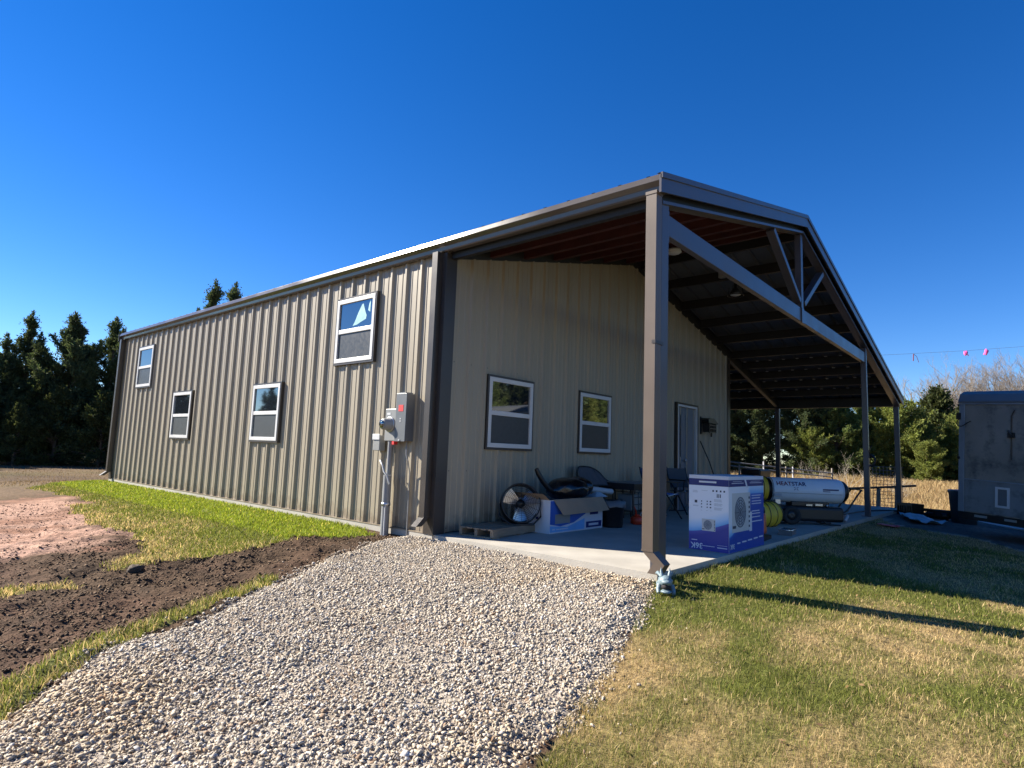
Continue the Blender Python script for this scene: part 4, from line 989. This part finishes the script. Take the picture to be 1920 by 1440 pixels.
# ------------------------------------------------------------------ things on the drive
def tarp(name, corners, amp, label, seed, mt):
    n = 16; vs = []
    a, b, c_, d = [Vector(q) for q in corners]
    for j in range(n+1):
        for i in range(n+1):
            u, v = i/n, j/n; p_ = (a.lerp(b, u)).lerp(d.lerp(c_, u), v)
            hx = float(height(np.array(p_.x), np.array(p_.y))); w = fbm(np.array(p_.x*2.0), np.array(p_.y*2.0), .5, seed)
            vs.append((p_.x, p_.y, hx+.015+amp*max(0, float(w)-.3)))
    o = MB().add(vs, [(j*(n+1)+i, j*(n+1)+i+1, (j+1)*(n+1)+i+1, (j+1)*(n+1)+i) for j in range(n) for i in range(n)], True).build(name, mt)
    s_ = o.modifiers.new('thick', 'SOLIDIFY'); s_.thickness = .004; tag(o, label, 'tarp'); return o
tarp('blue_tarp', [(9.5, -3.55, 0), (11.3, -3.05, 0), (10.9, -3.75, 0), (10.3, -4.05, 0)], .22, 'pale blue tarp lying rumpled on the gravel before the dark crates', 3, M['tarp'])
tarp('blue_sheet', [(13.2, -3.6, 0), (14.6, -3.4, 0), (14.8, -4.5, 0), (13.4, -4.4, 0)], .2, 'darker blue sheet spread on the ground under the trailer corner', 7, M['blue_light'])
tarp('red_cloth', [(7.95, -3.20, 0), (8.6, -3.22, 0), (8.4, -3.5, 0), (8.1, -3.5, 0)], .09, 'dark red cloth lying where lawn meets the gravel edge', 9, M['red_label'])
def crate(loc, sx, sy, sz, rz, label):
    t = thing('plastic_crate', label, 'crate', loc, rz, group='black crates by the trailer')
    m = MB(); th = .02
    m.box(-sx, sx, -sy, -sy+th, 0, .05).box(-sx, sx, -sy, -sy+th, sz-.05, sz)
    m.box(-sx, sx, sy-th, sy, 0, .05).box(-sx, sx, sy-th, sy, sz-.05, sz).box(-sx+.001, sx-.001, -sy+th, sy-th, 0.001, .02)
    for s_ in (-1, 1): m.box(s_*sx-(th if s_ > 0 else 0), s_*sx+(th if s_ < 0 else 0), -sy+th, sy-th, 0.02, sz)
    for k in range(7):
        xx = -sx+.02+k*(2*sx-.04)/6; m.box(xx-.012, xx+.012, -sy+.001, -sy+th-.001, .05, sz-.05); m.box(xx-.012, xx+.012, sy-th+.001, sy-.001, .05, sz-.05)
    m.build('crate_body', M['black'], t, local=True)
    MB().blob((0, 0, sz*.55), (sx*.8, sy*.75, sz*.42), 5, .2).build('contents', M['black'], t, local=True)
crate((11.75, -3.22, -.17), .22, .16, .36, .9, 'black crate, left one and taller of the pair beside the corner post')
crate((11.95, -3.72, -.19), .42, .18, .27, 1.25, 'longer low black crate between the taller crate and the trailer')
t = thing('blue_tub', 'dented blue tub with a pale lid tucked behind the trailer corner', 'tub', (11.6, -4.22, -.25))
MB().lathe([(.22, .002), (.26, .74), (.275, .76), (.275, .79)], (11.6, -4.22, -.25), 2, 24).build('tub_body', M['tub'], t)
MB().lathe([(.28, .791), (.27, .815), (0, .82)], (11.6, -4.22, -.25), 2, 24).build('lid', M['alu'], t)
m = MB()
for i, (a, b, zz) in enumerate((((12.95, -4.2), (10.7, -5.7), 0.05), ((13.1, -4.3), (11.2, -5.9), .06), ((12.9, -4.4), (10.9, -5.6), .12))):
    o = MB().tube([(a[0], a[1], -.30+zz), (b[0], b[1], -.30+zz)], .03, 8).build('pipe', M['white'])
    tag(o, ['white pipe nearest the lawn in the bundle under the trailer', 'white pipe farthest back in the bundle under the trailer', 'white pipe resting on top of the bundle under the trailer'][i], 'pipe', 'white pipes under the trailer')

# ------------------------------------------------------------------ trailer
th = math.atan2(-.9205, -.3907)
t = thing('box_trailer', 'old grey and tan panelled box trailer with a rounded roof edge, parked at the right', 'trailer', (8.72, -4.36, .155), th)
t.scale = (.87, .87, .87); t.rotation_euler = (0, math.radians(3.0), th)
# local x runs along the near side toward the camera, local y = inward (away from the viewer side)
LT, DT, zb, ztp = 4.6, 2.2, .13, 2.60
sgn = 1
# which side is outward? n=(-.92,.39); local +y = rot90(u)=(.9205,-.3907): away from the camera
m = MB(); m.prism([(0.0, zb), (DT, zb), (DT, ztp-.22), (DT-.06, ztp-.08), (DT-.2, ztp), (.2, ztp), (.06, ztp-.08), (0, ztp-.22)], 0, 0.03, LT-.03)
m.build('shell', M['trailer_tan'], t, local=True)
m = MB(); m.box(.10, LT-.08, -.012, -.001, zb+.02, .80); m.build('lower_panel', M['trailer_grey'], t, local=True)
m = MB(); m.box(.10, LT-.08, -.010, -.001, .803, 2.33); m.build('upper_panel', M['trailer_tan'], t, local=True)
m = MB(); m.box(-.01, .095, -.02, .05, zb, 2.36); m.box(LT-.075, LT+.01, -.02, .05, zb, 2.36); m.box(.985+.18, 1.02+.18, -.022, -.0125, zb+.02, 2.33); m.build('corner_post', M['alu'], t, local=True, bevel=.008)
m = MB(); m.prism([(-.025, 2.361), (-.03, 2.40), (.04, 2.55), (.2, 2.625), (DT-.2, 2.625), (DT-.04, 2.55), (DT+.03, 2.40), (DT+.03, 2.36), (DT-.01, 2.36), (DT-.01, 2.37), (.0, 2.37)], 0, -.03, LT+.03)
m.build('roof_cap', M['trailer_roof'], t, local=True, bevel=.01)
m = MB(); m.box(-.02, LT, -.03, -.013, 2.335, 2.36); m.box(.09, LT-.07, -.018, -.0125, .79, .812); m.build('moulding', M['alu'], t, local=True)
v = MB(); v.box(.66, .70, -.035, -.0125, .30, .70).box(.86, .90, -.035, -.0125, .30, .70).box(.70, .86, -.035, -.0125, .66, .70).box(.70, .86, -.035, -.0125, .30, .34)
v = v.build('vent', M['white_frame'], t, local=True); MB().box(.70, .86, -.020, -.0125, .34, .66).build('vent_pane', M['grey_box'], v, local=True)
v.data.materials[0] = M['white']
m = MB(); m.tube([(.98, -.04, 2.22), (.93, -.045, 2.10), (.93, -.045, 1.25)], .010, 6); m.box(.87, .98, -.06, -.012, 1.68, 1.78); m.tube([(.93, -.05, 1.74), (.88, -.07, 1.82)], .02, 6); m.build('latch_rod', M['black_metal'], t, local=True)
MB().box(-.05, .03, -.05, .0, 2.02, 2.16).build('hinge', M['black_metal'], t, local=True)
MB().box(-.02, .02, -.045, -.021, 1.20, 1.25).build('hinge', M['black_metal'], t, local=True); MB().box(-.03, .0, -.04, .0, 2.30, 2.34).build('marker_lamp', M['black_metal'], t, local=True)
m = MB(); m.tube(smooth([(.0, -.04, 2.05), (-.03, -.05, 1.92), (.05, -.04, 1.88), (.16, -.03, 1.96), (.22, -.03, 1.99)]), .009, 6); m.build('cable', M['black_metal'], t, local=True)
m = MB(); m.box(.0, LT, .02, .12, -.02, .129); m.box(0, LT, DT-.12, DT-.02, -.02, .129)
for k in range(6): m.box(.05+k*.88, .13+k*.88, .121, DT-.121, -.0, .128)
m.build('chassis', M['black_metal'], t, local=True)
MB().box(.28, .50, .005, .019, .05, .095).build('reflector', M['grey_light'], t, local=True); MB().box(.80, 1.0, .005, .019, .05, .095).build('reflector', M['grey_light'], t, local=True)
for yy in (.14, DT-.14):
    for xx in (1.52, 2.35):
        w_ = MB().lathe([(.19, -.09), (.24, -.10), (.345, -.09), (.36, -.04), (.36, .04), (.345, .09), (.24, .10), (.19, .09)], (xx, yy, .035), 1, 32).build('wheel', M['dark_tyre'], t, local=True)
        MB().lathe([(0, -.05), (.06, -.07), (.12, -.04), (.189, -.08), (.189, .08), (0, .05)], (xx, yy, .035), 1, 24).build('rim', M['alu'], w_, local=True)
m = MB(); m.prism([(1.08, .13), (1.12, .40), (1.25, .50), (2.62, .50), (2.75, .40), (2.80, .13), (2.75, .13), (2.70, .37), (2.60, .45), (1.28, .45), (1.17, .37), (1.13, .13)], 1, -.06, -.013); m.build('fender', M['trailer_grey'], t, local=True)

# ------------------------------------------------------------------ fences, rails, wire
t = thing('pole_barrier', 'dark horizontal pole on upright boards just outside the porch', 'barrier', (13.6, -2.3, -.1))
MB().tube([(13.6, -1.3, .36), (13.58, -2.3, .46), (13.6, -3.12, .555)], .028, 8).build('pole', M['bark'], t)
for yy, zz in ((-1.45, .34), (-2.28, .43), (-2.70, .48)): MB().beam((13.62, yy+.03, -.12), (13.62, yy, zz), .045, .09).build('upright_board', M['fence_wood'], t)
MB().box(13.50, 13.56, -3.0, -.6, -.12, -.05).build('bottom_board', M['fence_wood'], t)
t = thing('mesh_barrier', 'free standing grey wire mesh barrier behind the pole barrier', 'mesh barrier', (14.2, -2.45, -.1))
m = MB()
for k in range(9): yy = -2.05-.085*k; m.tube([(14.2, yy, -.08), (14.2, yy, 1.02)], .006, 4)
for k in range(12): zz = -.03+.094*k; m.tube([(14.2, -2.03, zz), (14.2, -2.76, zz)], .006, 4)
m.build('mesh', M['galv'], t)
t = thing('pipe_fence', 'low grey pipe fence with two rails beyond the porch', 'fence', (14.3, 1.6, 0))
for dz in (.98, .86):
    MB().tube([(13.6, 3.6, dz+.04), (14.0, 1.88, dz), (14.8, .95, dz-.09), (16.2, -.58, dz-.24)], .02, 8).build('rail', M['galv'], t)
for (xx, yy) in ((13.6, 3.6), (14.2, 1.6), (15.2, .5), (16.2, -.58)): MB().tube([(xx, yy, -.3), (xx, yy, .90)], .028, 8).build('fence_post', M['fence_wood'], t)
m = MB()
for i in range(26):
    u = i/25; a = Vector((13.6, 3.6, 0)).lerp(Vector((16.2, -.58, 0)), u); m.tube([(a.x, a.y, -.2), (a.x, a.y, .78-.15*u)], .004, 4)
for k in range(7): m.tube([(13.6, 3.6, -.1+.13*k), (16.2, -.58, -.15+.12*k)], .004, 4)
m.build('wire_netting', M['galv'], t)
def tpost(x_, y_, zt_, label):
    m = MB(); m.box(x_-.03, x_+.03, y_-.004, y_+.004, -.3, zt_).box(x_-.004, x_+.004, y_+.004, y_+.03, -.3, zt_)
    for k in range(5): m.box(x_-.035, x_-.02, y_-.014, y_-.0041, zt_-.05-.09*k-.02, zt_-.05-.09*k)
    o = m.build('marker_post', M['paper']); tag(o, label, 'post', 'white topped fence stakes'); return o
tpost(15.36, .34, .90, 'white notched stake between the heater and the far trees'); tpost(14.74, 1.03, 1.03, 'small white stake just left of the far porch post')
t = thing('overhead_wire', 'thin wire strung across the sky at the right', 'wire', (34, -2, 7))
MB().tube([(25, 9, 6.35), (29, 3.7, 6.55), (32.35, -.31, 6.98), (34.6, -2.95, 7.30), (36.7, -5.5, 7.66), (44, -14, 8.8)], .007, 5).build('wire_strand', M['alu'], t)
for i, (p_, lb) in enumerate((((32.8, -.80, 7.0), 'dark pink ribbon at the left end of the overhead wire, hanging in two tails'), ((34.55, -2.90, 7.27), 'bright pink ribbon in the middle of the overhead wire'), ((35.25, -3.73, 7.38), 'bright pink ribbon farthest right on the overhead wire'))):
    m = MB(); x_, y_, z_ = p_
    if i == 0: m.tube([(x_, y_, z_+.02), (x_-.02, y_+.02, z_-.36)], .025, 5).tube([(x_, y_, z_+.02), (x_+.12, y_-.12, z_-.1), (x_+.2, y_-.2, z_-.42)], .012, 5)
    else: m.blob((x_, y_, z_-.12), (.085, .10, .14), i, .35, 8, 5).tube([(x_, y_, z_), (x_+.04, y_-.12*(1-2*(i == 2)), z_-.26)], .02, 4)
    tag(m.build('ribbon_marker', M['pink'] if i else M['maroon']), lb, 'ribbon', 'ribbons tied to the overhead wire')

# ------------------------------------------------------------------ ornament at the post foot
gz = float(height(np.array(-.27), np.array(-3.12)))+.008
t = thing('garden_ornament', 'small pale blue creature figure with open mouth at the corner post foot', 'ornament', (-.27, -3.12, gz), math.radians(-58)); t.scale = (.98, .98, .98)
M['mouth'] = mat('dark mouth', (.02, .015, .018), .8)
m = MB()
m.blob((0, .055, .068), (.060, .085, .058), 1, .07, 16, 10).blob((0, -.045, .10), (.055, .058, .045), 2, .07, 14, 9)
m.blob((-.035, .12, .04), (.030, .045, .035), 3, .08).blob((.04, .12, .04), (.030, .045, .035), 4, .08)
m.build('body', M['ornament'], t, local=True)
MB().blob((0, -.075, .10), (.045, .055, .020), 5, .08).build('upper_jaw', M['ornament'], t, local=True)
MB().blob((0, -.075, .022), (.046, .055, .016), 6, .08).build('lower_jaw', M['ornament'], t, local=True)
MB().blob((0, -.062, .062), (.038, .045, .028), 7, .05).build('mouth', M['mouth'], t, local=True)
for sx in (-1, 1):
    MB().tube([(sx*.028, -.02, .135), (sx*.035, -.012, .17), (sx*.034, .0, .20)], [.016, .011, .002], 8).build('horn', M['ornament'], t, local=True)
    MB().tube([(sx*.05, -.02, .06), (sx*.062, -.05, .03), (sx*.060, -.085, .008)], [.022, .018, .015], 8).build('front_leg', M['ornament'], t, local=True)
    MB().tube([(sx*.03, .02, .12), (sx*.055, .07, .145), (sx*.07, .14, .125)], [.010, .016, .002], 6).build('wing', M['ornament'], t, local=True)

# ------------------------------------------------------------------ trees
def leaf_quads(P, D, ln, wd, cols):
    """P positions, D directions (unit), quads facing random way"""
    n = len(P); r = RNG.normal(size=(n, 3)); s = np.cross(D, r); s /= np.linalg.norm(s, axis=1)[:, None]+1e-9
    a = P; b = P+D*ln[:, None]; w = s*wd[:, None]
    mid = P+D*(ln*.45)[:, None]
    V = np.stack([a, mid+w, b, mid-w], 1).reshape(-1, 3); F = np.arange(n*4).reshape(n, 4)
    return V, F, np.repeat(cols, 4, 0)
def cedar_mesh(seed, H, R, tint, shape='cone', nb=150, leaders=3, leaf=.15, spray=15, per=9, skirt=.04):
    r = np.random.default_rng(seed)
    P = []; D = []; S = []; bm_ = MB()
    bm_.tube([(0, 0, -.3), (0.02, 0, H*.3), (r.normal()*.05, r.normal()*.05, H*.7), (0, 0, H*.97)], [.035*H*.6, .022*H, .010*H, .01], 7)
    ld = [(0, 0, H)]
    for k in range(leaders-1):
        a = r.uniform(0, 2*PI); ld.append((math.cos(a)*R*.42, math.sin(a)*R*.42, H*r.uniform(.66, .92)))
    for i in range(nb):
        L = ld[r.integers(len(ld))] if r.random() < .75 else ld[0]
        t_ = skirt+(1-skirt)*r.random()**.85; zt = L[2]*t_; az_ = r.uniform(0, 2*PI)
        if shape == 'spire': pr_ = (1-t_)**.8*1.0+.10
        elif shape == 'cone': pr_ = (1-t_)**1.0*1.08+.05
        else: pr_ = math.sin(PI*min(1, .18+.80*t_))**.7*.95+.05
        w = min(1, t_*1.3)
        rr_ = R*(pr_*(1-.5*(L is not ld[0])))*r.uniform(.5, 1.3)
        el = math.radians(-14+88*t_**.6+r.normal()*11)
        dirv = np.array([math.cos(az_)*math.cos(el), math.sin(az_)*math.cos(el), math.sin(el)]); base = np.array([L[0]*w, L[1]*w, zt*.93])
        ln_ = rr_/max(.35, math.cos(el)); ln_ = min(ln_, rr_*(1.35-.25*t_))
        if ln_ > .4 and i % 2 == 0:
            e = base+dirv*ln_*.8; bm_.tube([tuple(base), tuple(base+dirv*ln_*.4), tuple(e)], [.012*ln_+.01, .008*ln_+.008, .004], 4, caps=False)
        ns = max(4, int(spray*min(1.4, ln_/ (R*.6)+.3)))
        for k in range(ns):
            s_ = .25+.75*(k+r.random())/ns; c_ = base+dirv*ln_*s_+r.normal(size=3)*.05*ln_*(1.15-s_)
            # side twig direction
            tw = dirv*.9+r.normal(size=3)*.45+np.array([0, 0, .25]); tw /= np.linalg.norm(tw)
            m_ = per
            q = r.random(m_)[:, None]*tw[None]*leaf*(1.1+4.2*(1.05-s_))
            P.append(c_+q+r.normal(size=(m_, 3))*leaf*(.12+.3*(1-s_))); dd = tw[None]+r.normal(size=(m_, 3))*.45; D.append(dd/np.linalg.norm(dd, axis=1)[:, None]); S.append(np.full(m_, 1.0-.35*s_))
    for L in ld:
        for k in range(26):
            t_ = .86+.15*k/26; c_ = np.array([L[0], L[1], L[2]*t_]); m_ = 8
            a = r.uniform(0, 2*PI, m_); el = np.radians(r.uniform(35, 75, m_)); dd = np.stack([np.cos(a)*np.cos(el), np.sin(a)*np.cos(el), np.sin(el)], 1)
            P.append(c_+dd*(r.random((m_, 1))*.34*(1.02-t_)/.15)); D.append(dd)
    P = np.concatenate(P); D = np.concatenate(D); n = len(P)
    cols = np.array(tint)*r.uniform(.6, 1.4, (n, 1))*(1+.25*(r.random((n, 1))-.5)*np.array([1.6, .4, .4]))
    cl = vnoise(P[:, 0]*1.3+P[:, 2], P[:, 1]*1.3+P[:, 2]*.7, .55, seed)[:, None]; cols = cols*(.75+.5*cl)
    V, F, C = leaf_quads(P, D, leaf*r.uniform(.6, 1.4, n), leaf*.20*r.uniform(.7, 1.4, n), cols)
    return V, F, C, bm_
def make_tree(name, label, group, loc, V, F, C, wood, scale=1, rz=0, share=None, cat='tree'):
    t = thing(name, label, cat, loc, rz, group); t.scale = (scale, scale, scale)
    if share:
        for ch in share.children:
            c = ch.copy(); COL.objects.link(c); c.parent = t
        return t
    np_obj('crown', V, F, M['cedar'], C, t)
    wood.build('trunk', M['bark'], t, local=True); return t
DK = (.075, .098, .042); MD = (.125, .165, .05); YL = (.19, .22, .055); PALEG = (.15, .19, .07)
def gz_(x_, y_): return float(height(np.array(float(x_)), np.array(float(y_))))-.05
kinds = {
 'dark_a': cedar_mesh(1, 7.2, 2.3, DK, 'cone', 270, 6, .115, 44, 8, .0), 'dark_b': cedar_mesh(2, 7.6, 2.1, DK, 'cone', 250, 5, .115, 44, 8, .0), 'dark_c': cedar_mesh(3, 6.8, 2.7, DK, 'cone', 290, 6, .115, 44, 8, .0),
 'green_a': cedar_mesh(4, 4.4, 1.7, MD, 'cone', 290, 4, .085, 44, 8, .0), 'green_b': cedar_mesh(5, 4.8, 1.5, YL, 'cone', 270, 3, .085, 44, 8, .0), 'green_c': cedar_mesh(6, 3.5, 1.5, YL, 'round', 240, 2, .10, 40, 5, .0),
'small': cedar_mesh(8, 3.0, 1.3, (.07, .085, .03), 'cone', 150, 1, .11, 26, 5, 0)}
first = {}
def tree(kind, x_, y_, sc, rz, label, group):
    V, F, C, wd = kinds[kind]
    t = make_tree('cedar_tree', label, group, (x_, y_, gz_(x_, y_)), V, F, C, wd, sc, rz, first.get(kind)); first.setdefault(kind, t); return t
G1 = 'dark cedars beyond the left field'
left = [('small', -1.2, 28.6, 1.1, .3, 'low cedar at the very left edge before the dark row'), ('small', .9, 28.0, .9, 1.3, 'knee high cedar shrub between the two leftmost dark cedars'), ('small', 1.9, 29.6, 1.3, 3.3, 'low cedar filling the gap under the spiky second cedar'), ('dark_a', -.6, 32.6, 1.00, 0, 'dark cedar cut by the left edge of the picture'), ('dark_b', 1.6, 31.8, 1.0, 1.3, 'tall dark cedar second from the left edge with an open spiky top'),
 ('dark_c', 3.0, 30.2, 1.12, 2.2, 'broad dark cedar in the middle of the left row'), ('dark_a', 4.6, 29.6, 1.06, 3.9, 'dark cedar with a ragged top right of the broad one'),
 ('dark_b', 5.6, 27.4, .86, 2.9, 'dark cedar standing directly beside the far wall corner'), ('small', 3.8, 27.0, 1.15, .5, 'low green cedar in front of the dark row near the barn corner'),
 ('small', 2.4, 28.4, 1.2, 2.5, 'low dark green cedar in front of the dark row, left of its twin'), ('dark_b', 5.2, 25.4, .55, 5.1, 'short cedar mostly hidden by the far barn corner'),
 ('dark_c', .2, 29.6, .60, 4.0, 'low round cedar at the foot of the leftmost trees'), ('dark_b', 7.7, 25.7, 1.24, 4.4, 'tall cedar whose spiky tip shows above the roof line'),
 ('dark_b', 8.9, 26.2, 1.27, .7, 'cedar tip just right of the tallest tip above the roof'), ('dark_a', 6.9, 30.4, .98, 1.9, 'cedar top peeping just above the far end of the roof')]
for k_, x_, y_, sc, rz, lb in left: tree(k_, x_, y_, sc*(.97 if y_ > 26.9 else 1), rz, lb, G1)
G1b = 'cedars outside the picture on the left, seen in the panes'
for i, (k_, x_, y_, sc) in enumerate((('dark_a', -5, 33, 1.0), ('dark_c', -10, 34, 1.1), ('dark_b', -14.5, 32, .72), ('dark_a', -19, 29, .6), ('dark_c', -23, 24, .5))):
    tree(k_, x_, y_, sc, i*1.1, 'dark cedar standing outside the picture to the left', G1b)
G2 = 'sunlit cedars behind the porch and the trailer'
rt = [('dark_c', 23.6, 5.1, .72, 2.1, 'dark round cedar showing at the edge of the barn wall'), ('dark_c', 21.5, 7.6, .62, 0, 'dark cedar right of the barn wall corner, seen under the porch roof'), ('dark_a', 22.6, 5.6, .62, 1, 'dark cedar just left of the far porch post'),
 ('dark_b', 23.4, 4.0, .66, 2, 'dark cedar just right of the far porch post'), ('dark_c', 24.2, 2.4, .74, 3, 'dark round cedar behind the heater'),
 ('green_a', 24.4, 1.1, 1.1, 1.5, 'olive cedar behind the bare pale bush'), ('green_b', 25.8, .2, 1.08, 2.6, 'yellow green cedar left of the second front post'),
 ('green_c', 25.6, -.9, 1.12, .3, 'yellow green round cedar between the two right posts'), ('green_a', 26.4, -1.8, .85, 4.1, 'olive cedar directly behind the outer corner post'),
 ('green_b', 27.0, -2.7, .88, 5.2, 'pointed yellow green cedar right of the outer corner post'), ('green_c', 26.6, -3.7, 1.20, 1.1, 'bushy yellow green cedar left of the trailer'),
 ('green_a', 28.4, -4.9, .95, 2.2, 'olive cedar touching the trailer edge'), ('green_b', 29.5, -6.6, 1.0, 3.2, 'cedar behind the trailer front'),
 ('small', 29.2, -2.1, 1.75, 1.2, 'slim dark spire behind the pointed yellow cedar'), ('small', 29.8, -3.0, 1.62, 3.3, 'slim dark spire nearest the bare trees'),
 ('dark_b', 22.4, 7.0, .62, 1.2, 'dark cedar between the two trees nearest the wall corner'), ('dark_c', 25.0, 9.5, .75, 1.7, 'dark cedar far behind the barn wall corner'), ('dark_a', 27.0, 2.0, .74, 2.7, 'dark cedar in the second row behind the porch'), ('green_c', 24.0, -2.2, .55, 2.0, 'knee high young cedar at the back of the dry field'), ('green_c', 23.6, 1.9, .6, 3.0, 'low young cedar behind the pipe fence')]
for k_, x_, y_, sc, rz, lb in rt: tree(k_, x_, y_, sc*(.69 if y_ < -2.5 else .82 if y_ < 1.2 else 1.0), rz, lb, G2)
G3 = 'trees across the lawn, outside the picture, seen in the porch panes'
for i, (x_, y_) in enumerate(((12.5, -11.5), (16, -12), (19.5, -11.5), (23, -12.5), (27, -12), (31, -13.5), (35.5, -13), (40, -14), (21, -17), (29, -18))):
    tree(('green_a', 'dark_c', 'green_b')[i % 3], x_, y_, 1.15+.2*(i % 2), i*1.7, 'tree standing outside the picture across the lawn', G3)
# bare trees
def bare(seed, H, n0=3, pale=True, spread=.5, depth=5, r0=.05):
    r = random.Random(seed); m = MB()
    def grow(p, d, ln, rad, k):
        q = p+d*ln*.5+Vector((r.gauss(0, .05), r.gauss(0, .05), 0))*ln; e = p+d*ln+Vector((r.gauss(0, .06), r.gauss(0, .06), 0))*ln
        m.tube([p, q, e], [rad, rad*.8, rad*.62], 5 if k > 3 else 3, caps=False)
        if k == 0: return
        for _ in range(r.choice((2, 3, 3))):
            dd = (d+Vector((r.gauss(0, spread), r.gauss(0, spread), r.uniform(-.05, .45)))).normalized()
            grow(p.lerp(e, r.uniform(.55, 1)), dd, ln*r.uniform(.55, .8), rad*.58, k-1)
    for _ in range(n0):
        grow(Vector((r.gauss(0, .05), r.gauss(0, .05), -.2)), Vector((r.gauss(0, .18), r.gauss(0, .18), 1)).normalized(), H*.33, r0*H/5, depth)
    return m
BT = [(42.5, -.6, 8.6, 'bare grey tree farthest left of the leafless row'), (44.2, -3.0, 8.4, 'bare grey tree second in the leafless row, above the yellow cedars'), (44.6, -4.6, 9.4, 'bare tree rising behind the trailer roof corner'), (46.0, -6.4, 9.6, 'bare tree behind the middle of the visible trailer roof'),
      (47.0, -8.4, 9.8, 'bare tree rightmost above the trailer roof'), (40.5, -1.9, 7.0, 'lower bare tree just beside the trailer edge'), (41.5, -4.2, 7.4, 'lower bare tree half hidden by the trailer'), (45.5, -1.4, 8.2, 'thin bare tree between the first two of the leafless row')]
src = None; srcs = []
for i, (x_, y_, H, lb) in enumerate(BT):
    t = thing('bare_tree', lb, 'tree', (x_, y_, gz_(x_, y_)), i*1.3, 'leafless trees behind the trailer')
    if i < 3:
        o = bare(20+i, 9, 6, depth=6, r0=.06, spread=.45).build('branches', M['bark_pale'], t, local=True); srcs.append(o)
    else:
        c = srcs[i % 3].copy(); COL.objects.link(c); c.parent = t
    t.scale = (H/9*1.06,)*3
t = thing('bare_bush', 'pale leafless twiggy bush behind the porch, left of the second front post', 'bush', (17.7, -.75, gz_(17.7, -.75)))
bare(31, 2.1, 4, spread=.5, depth=4, r0=.028).build('twigs', M['twig'], t, local=True)
t = thing('bare_bush', 'smaller pale leafless bush behind the heater', 'bush', (18.6, .55, gz_(18.6, .55)))
bare(33, 1.7, 6, spread=.5, depth=4, r0=.03).build('twigs', M['twig'], t, local=True)
t = thing('brush_thicket', 'tangled brown brush behind the wire mesh panel', 'bush', (18.2, -2.1, gz_(18.2, -2.1)))
bare(35, 1.5, 16, spread=.75, depth=3, r0=.02).build('twigs', M['twig'], t, local=True)

# ------------------------------------------------------------------ world, sun, camera
SUN_EL, SUN_AZ = math.radians(33), math.radians(-25.2)
w = bpy.data.worlds.new('World'); scene.world = w; w.use_nodes = True; nt = w.node_tree
sky = nt.nodes.new('ShaderNodeTexSky'); sky.sky_type = 'NISHITA'; sky.sun_disc = False; sky.sun_elevation = SUN_EL; sky.sun_rotation = SUN_AZ
sky.altitude = 1500; sky.air_density = 1.0; sky.dust_density = 0.0; sky.ozone_density = 3.5
hs = nt.nodes.new('ShaderNodeHueSaturation'); hs.inputs['Saturation'].default_value = 1.33
hs.inputs['Hue'].default_value = .512
nt.links.new(sky.outputs[0], hs.inputs['Color']); nt.links.new(hs.outputs[0], nt.nodes['Background'].inputs['Color'])
nt.nodes['Background'].inputs['Strength'].default_value = .067
sun = bpy.data.lights.new('sun', 'SUN'); sun.energy = 5.0; sun.angle = math.radians(.5); sun.color = (1, .92, .79)
so = link(bpy.data.objects.new('sun', sun))
sd = Vector((math.sin(SUN_AZ)*math.cos(SUN_EL), math.cos(SUN_AZ)*math.cos(SUN_EL), math.sin(SUN_EL)))
so.rotation_euler = sd.to_track_quat('Z', 'Y').to_euler(); so.location = (-5, 10, 12)
yaw, pit, roll = math.radians(49.033), math.radians(6.505), math.radians(2.190)
fw = Vector((math.sin(yaw)*math.cos(pit), math.cos(yaw)*math.cos(pit), math.sin(pit))); r_ = Vector((math.cos(yaw), -math.sin(yaw), 0)); u_ = r_.cross(fw)
r2 = r_*math.cos(roll)+u_*math.sin(roll); u2 = -r_*math.sin(roll)+u_*math.cos(roll)
cam = bpy.data.cameras.new('camera'); cam.sensor_width = 36; cam.lens = 36*1131.28/1920; cam.clip_end = 2000; cam.clip_start = .05
co = link(bpy.data.objects.new('camera', cam)); mm = Matrix((r2, u2, -fw)).transposed().to_4x4(); mm.translation = Vector(CAM); co.matrix_world = mm
scene.camera = co
vs_ = scene.view_settings; vs_.view_transform = 'Standard'; vs_.look = 'None'; vs_.gamma = 1; vs_.exposure = 1.45
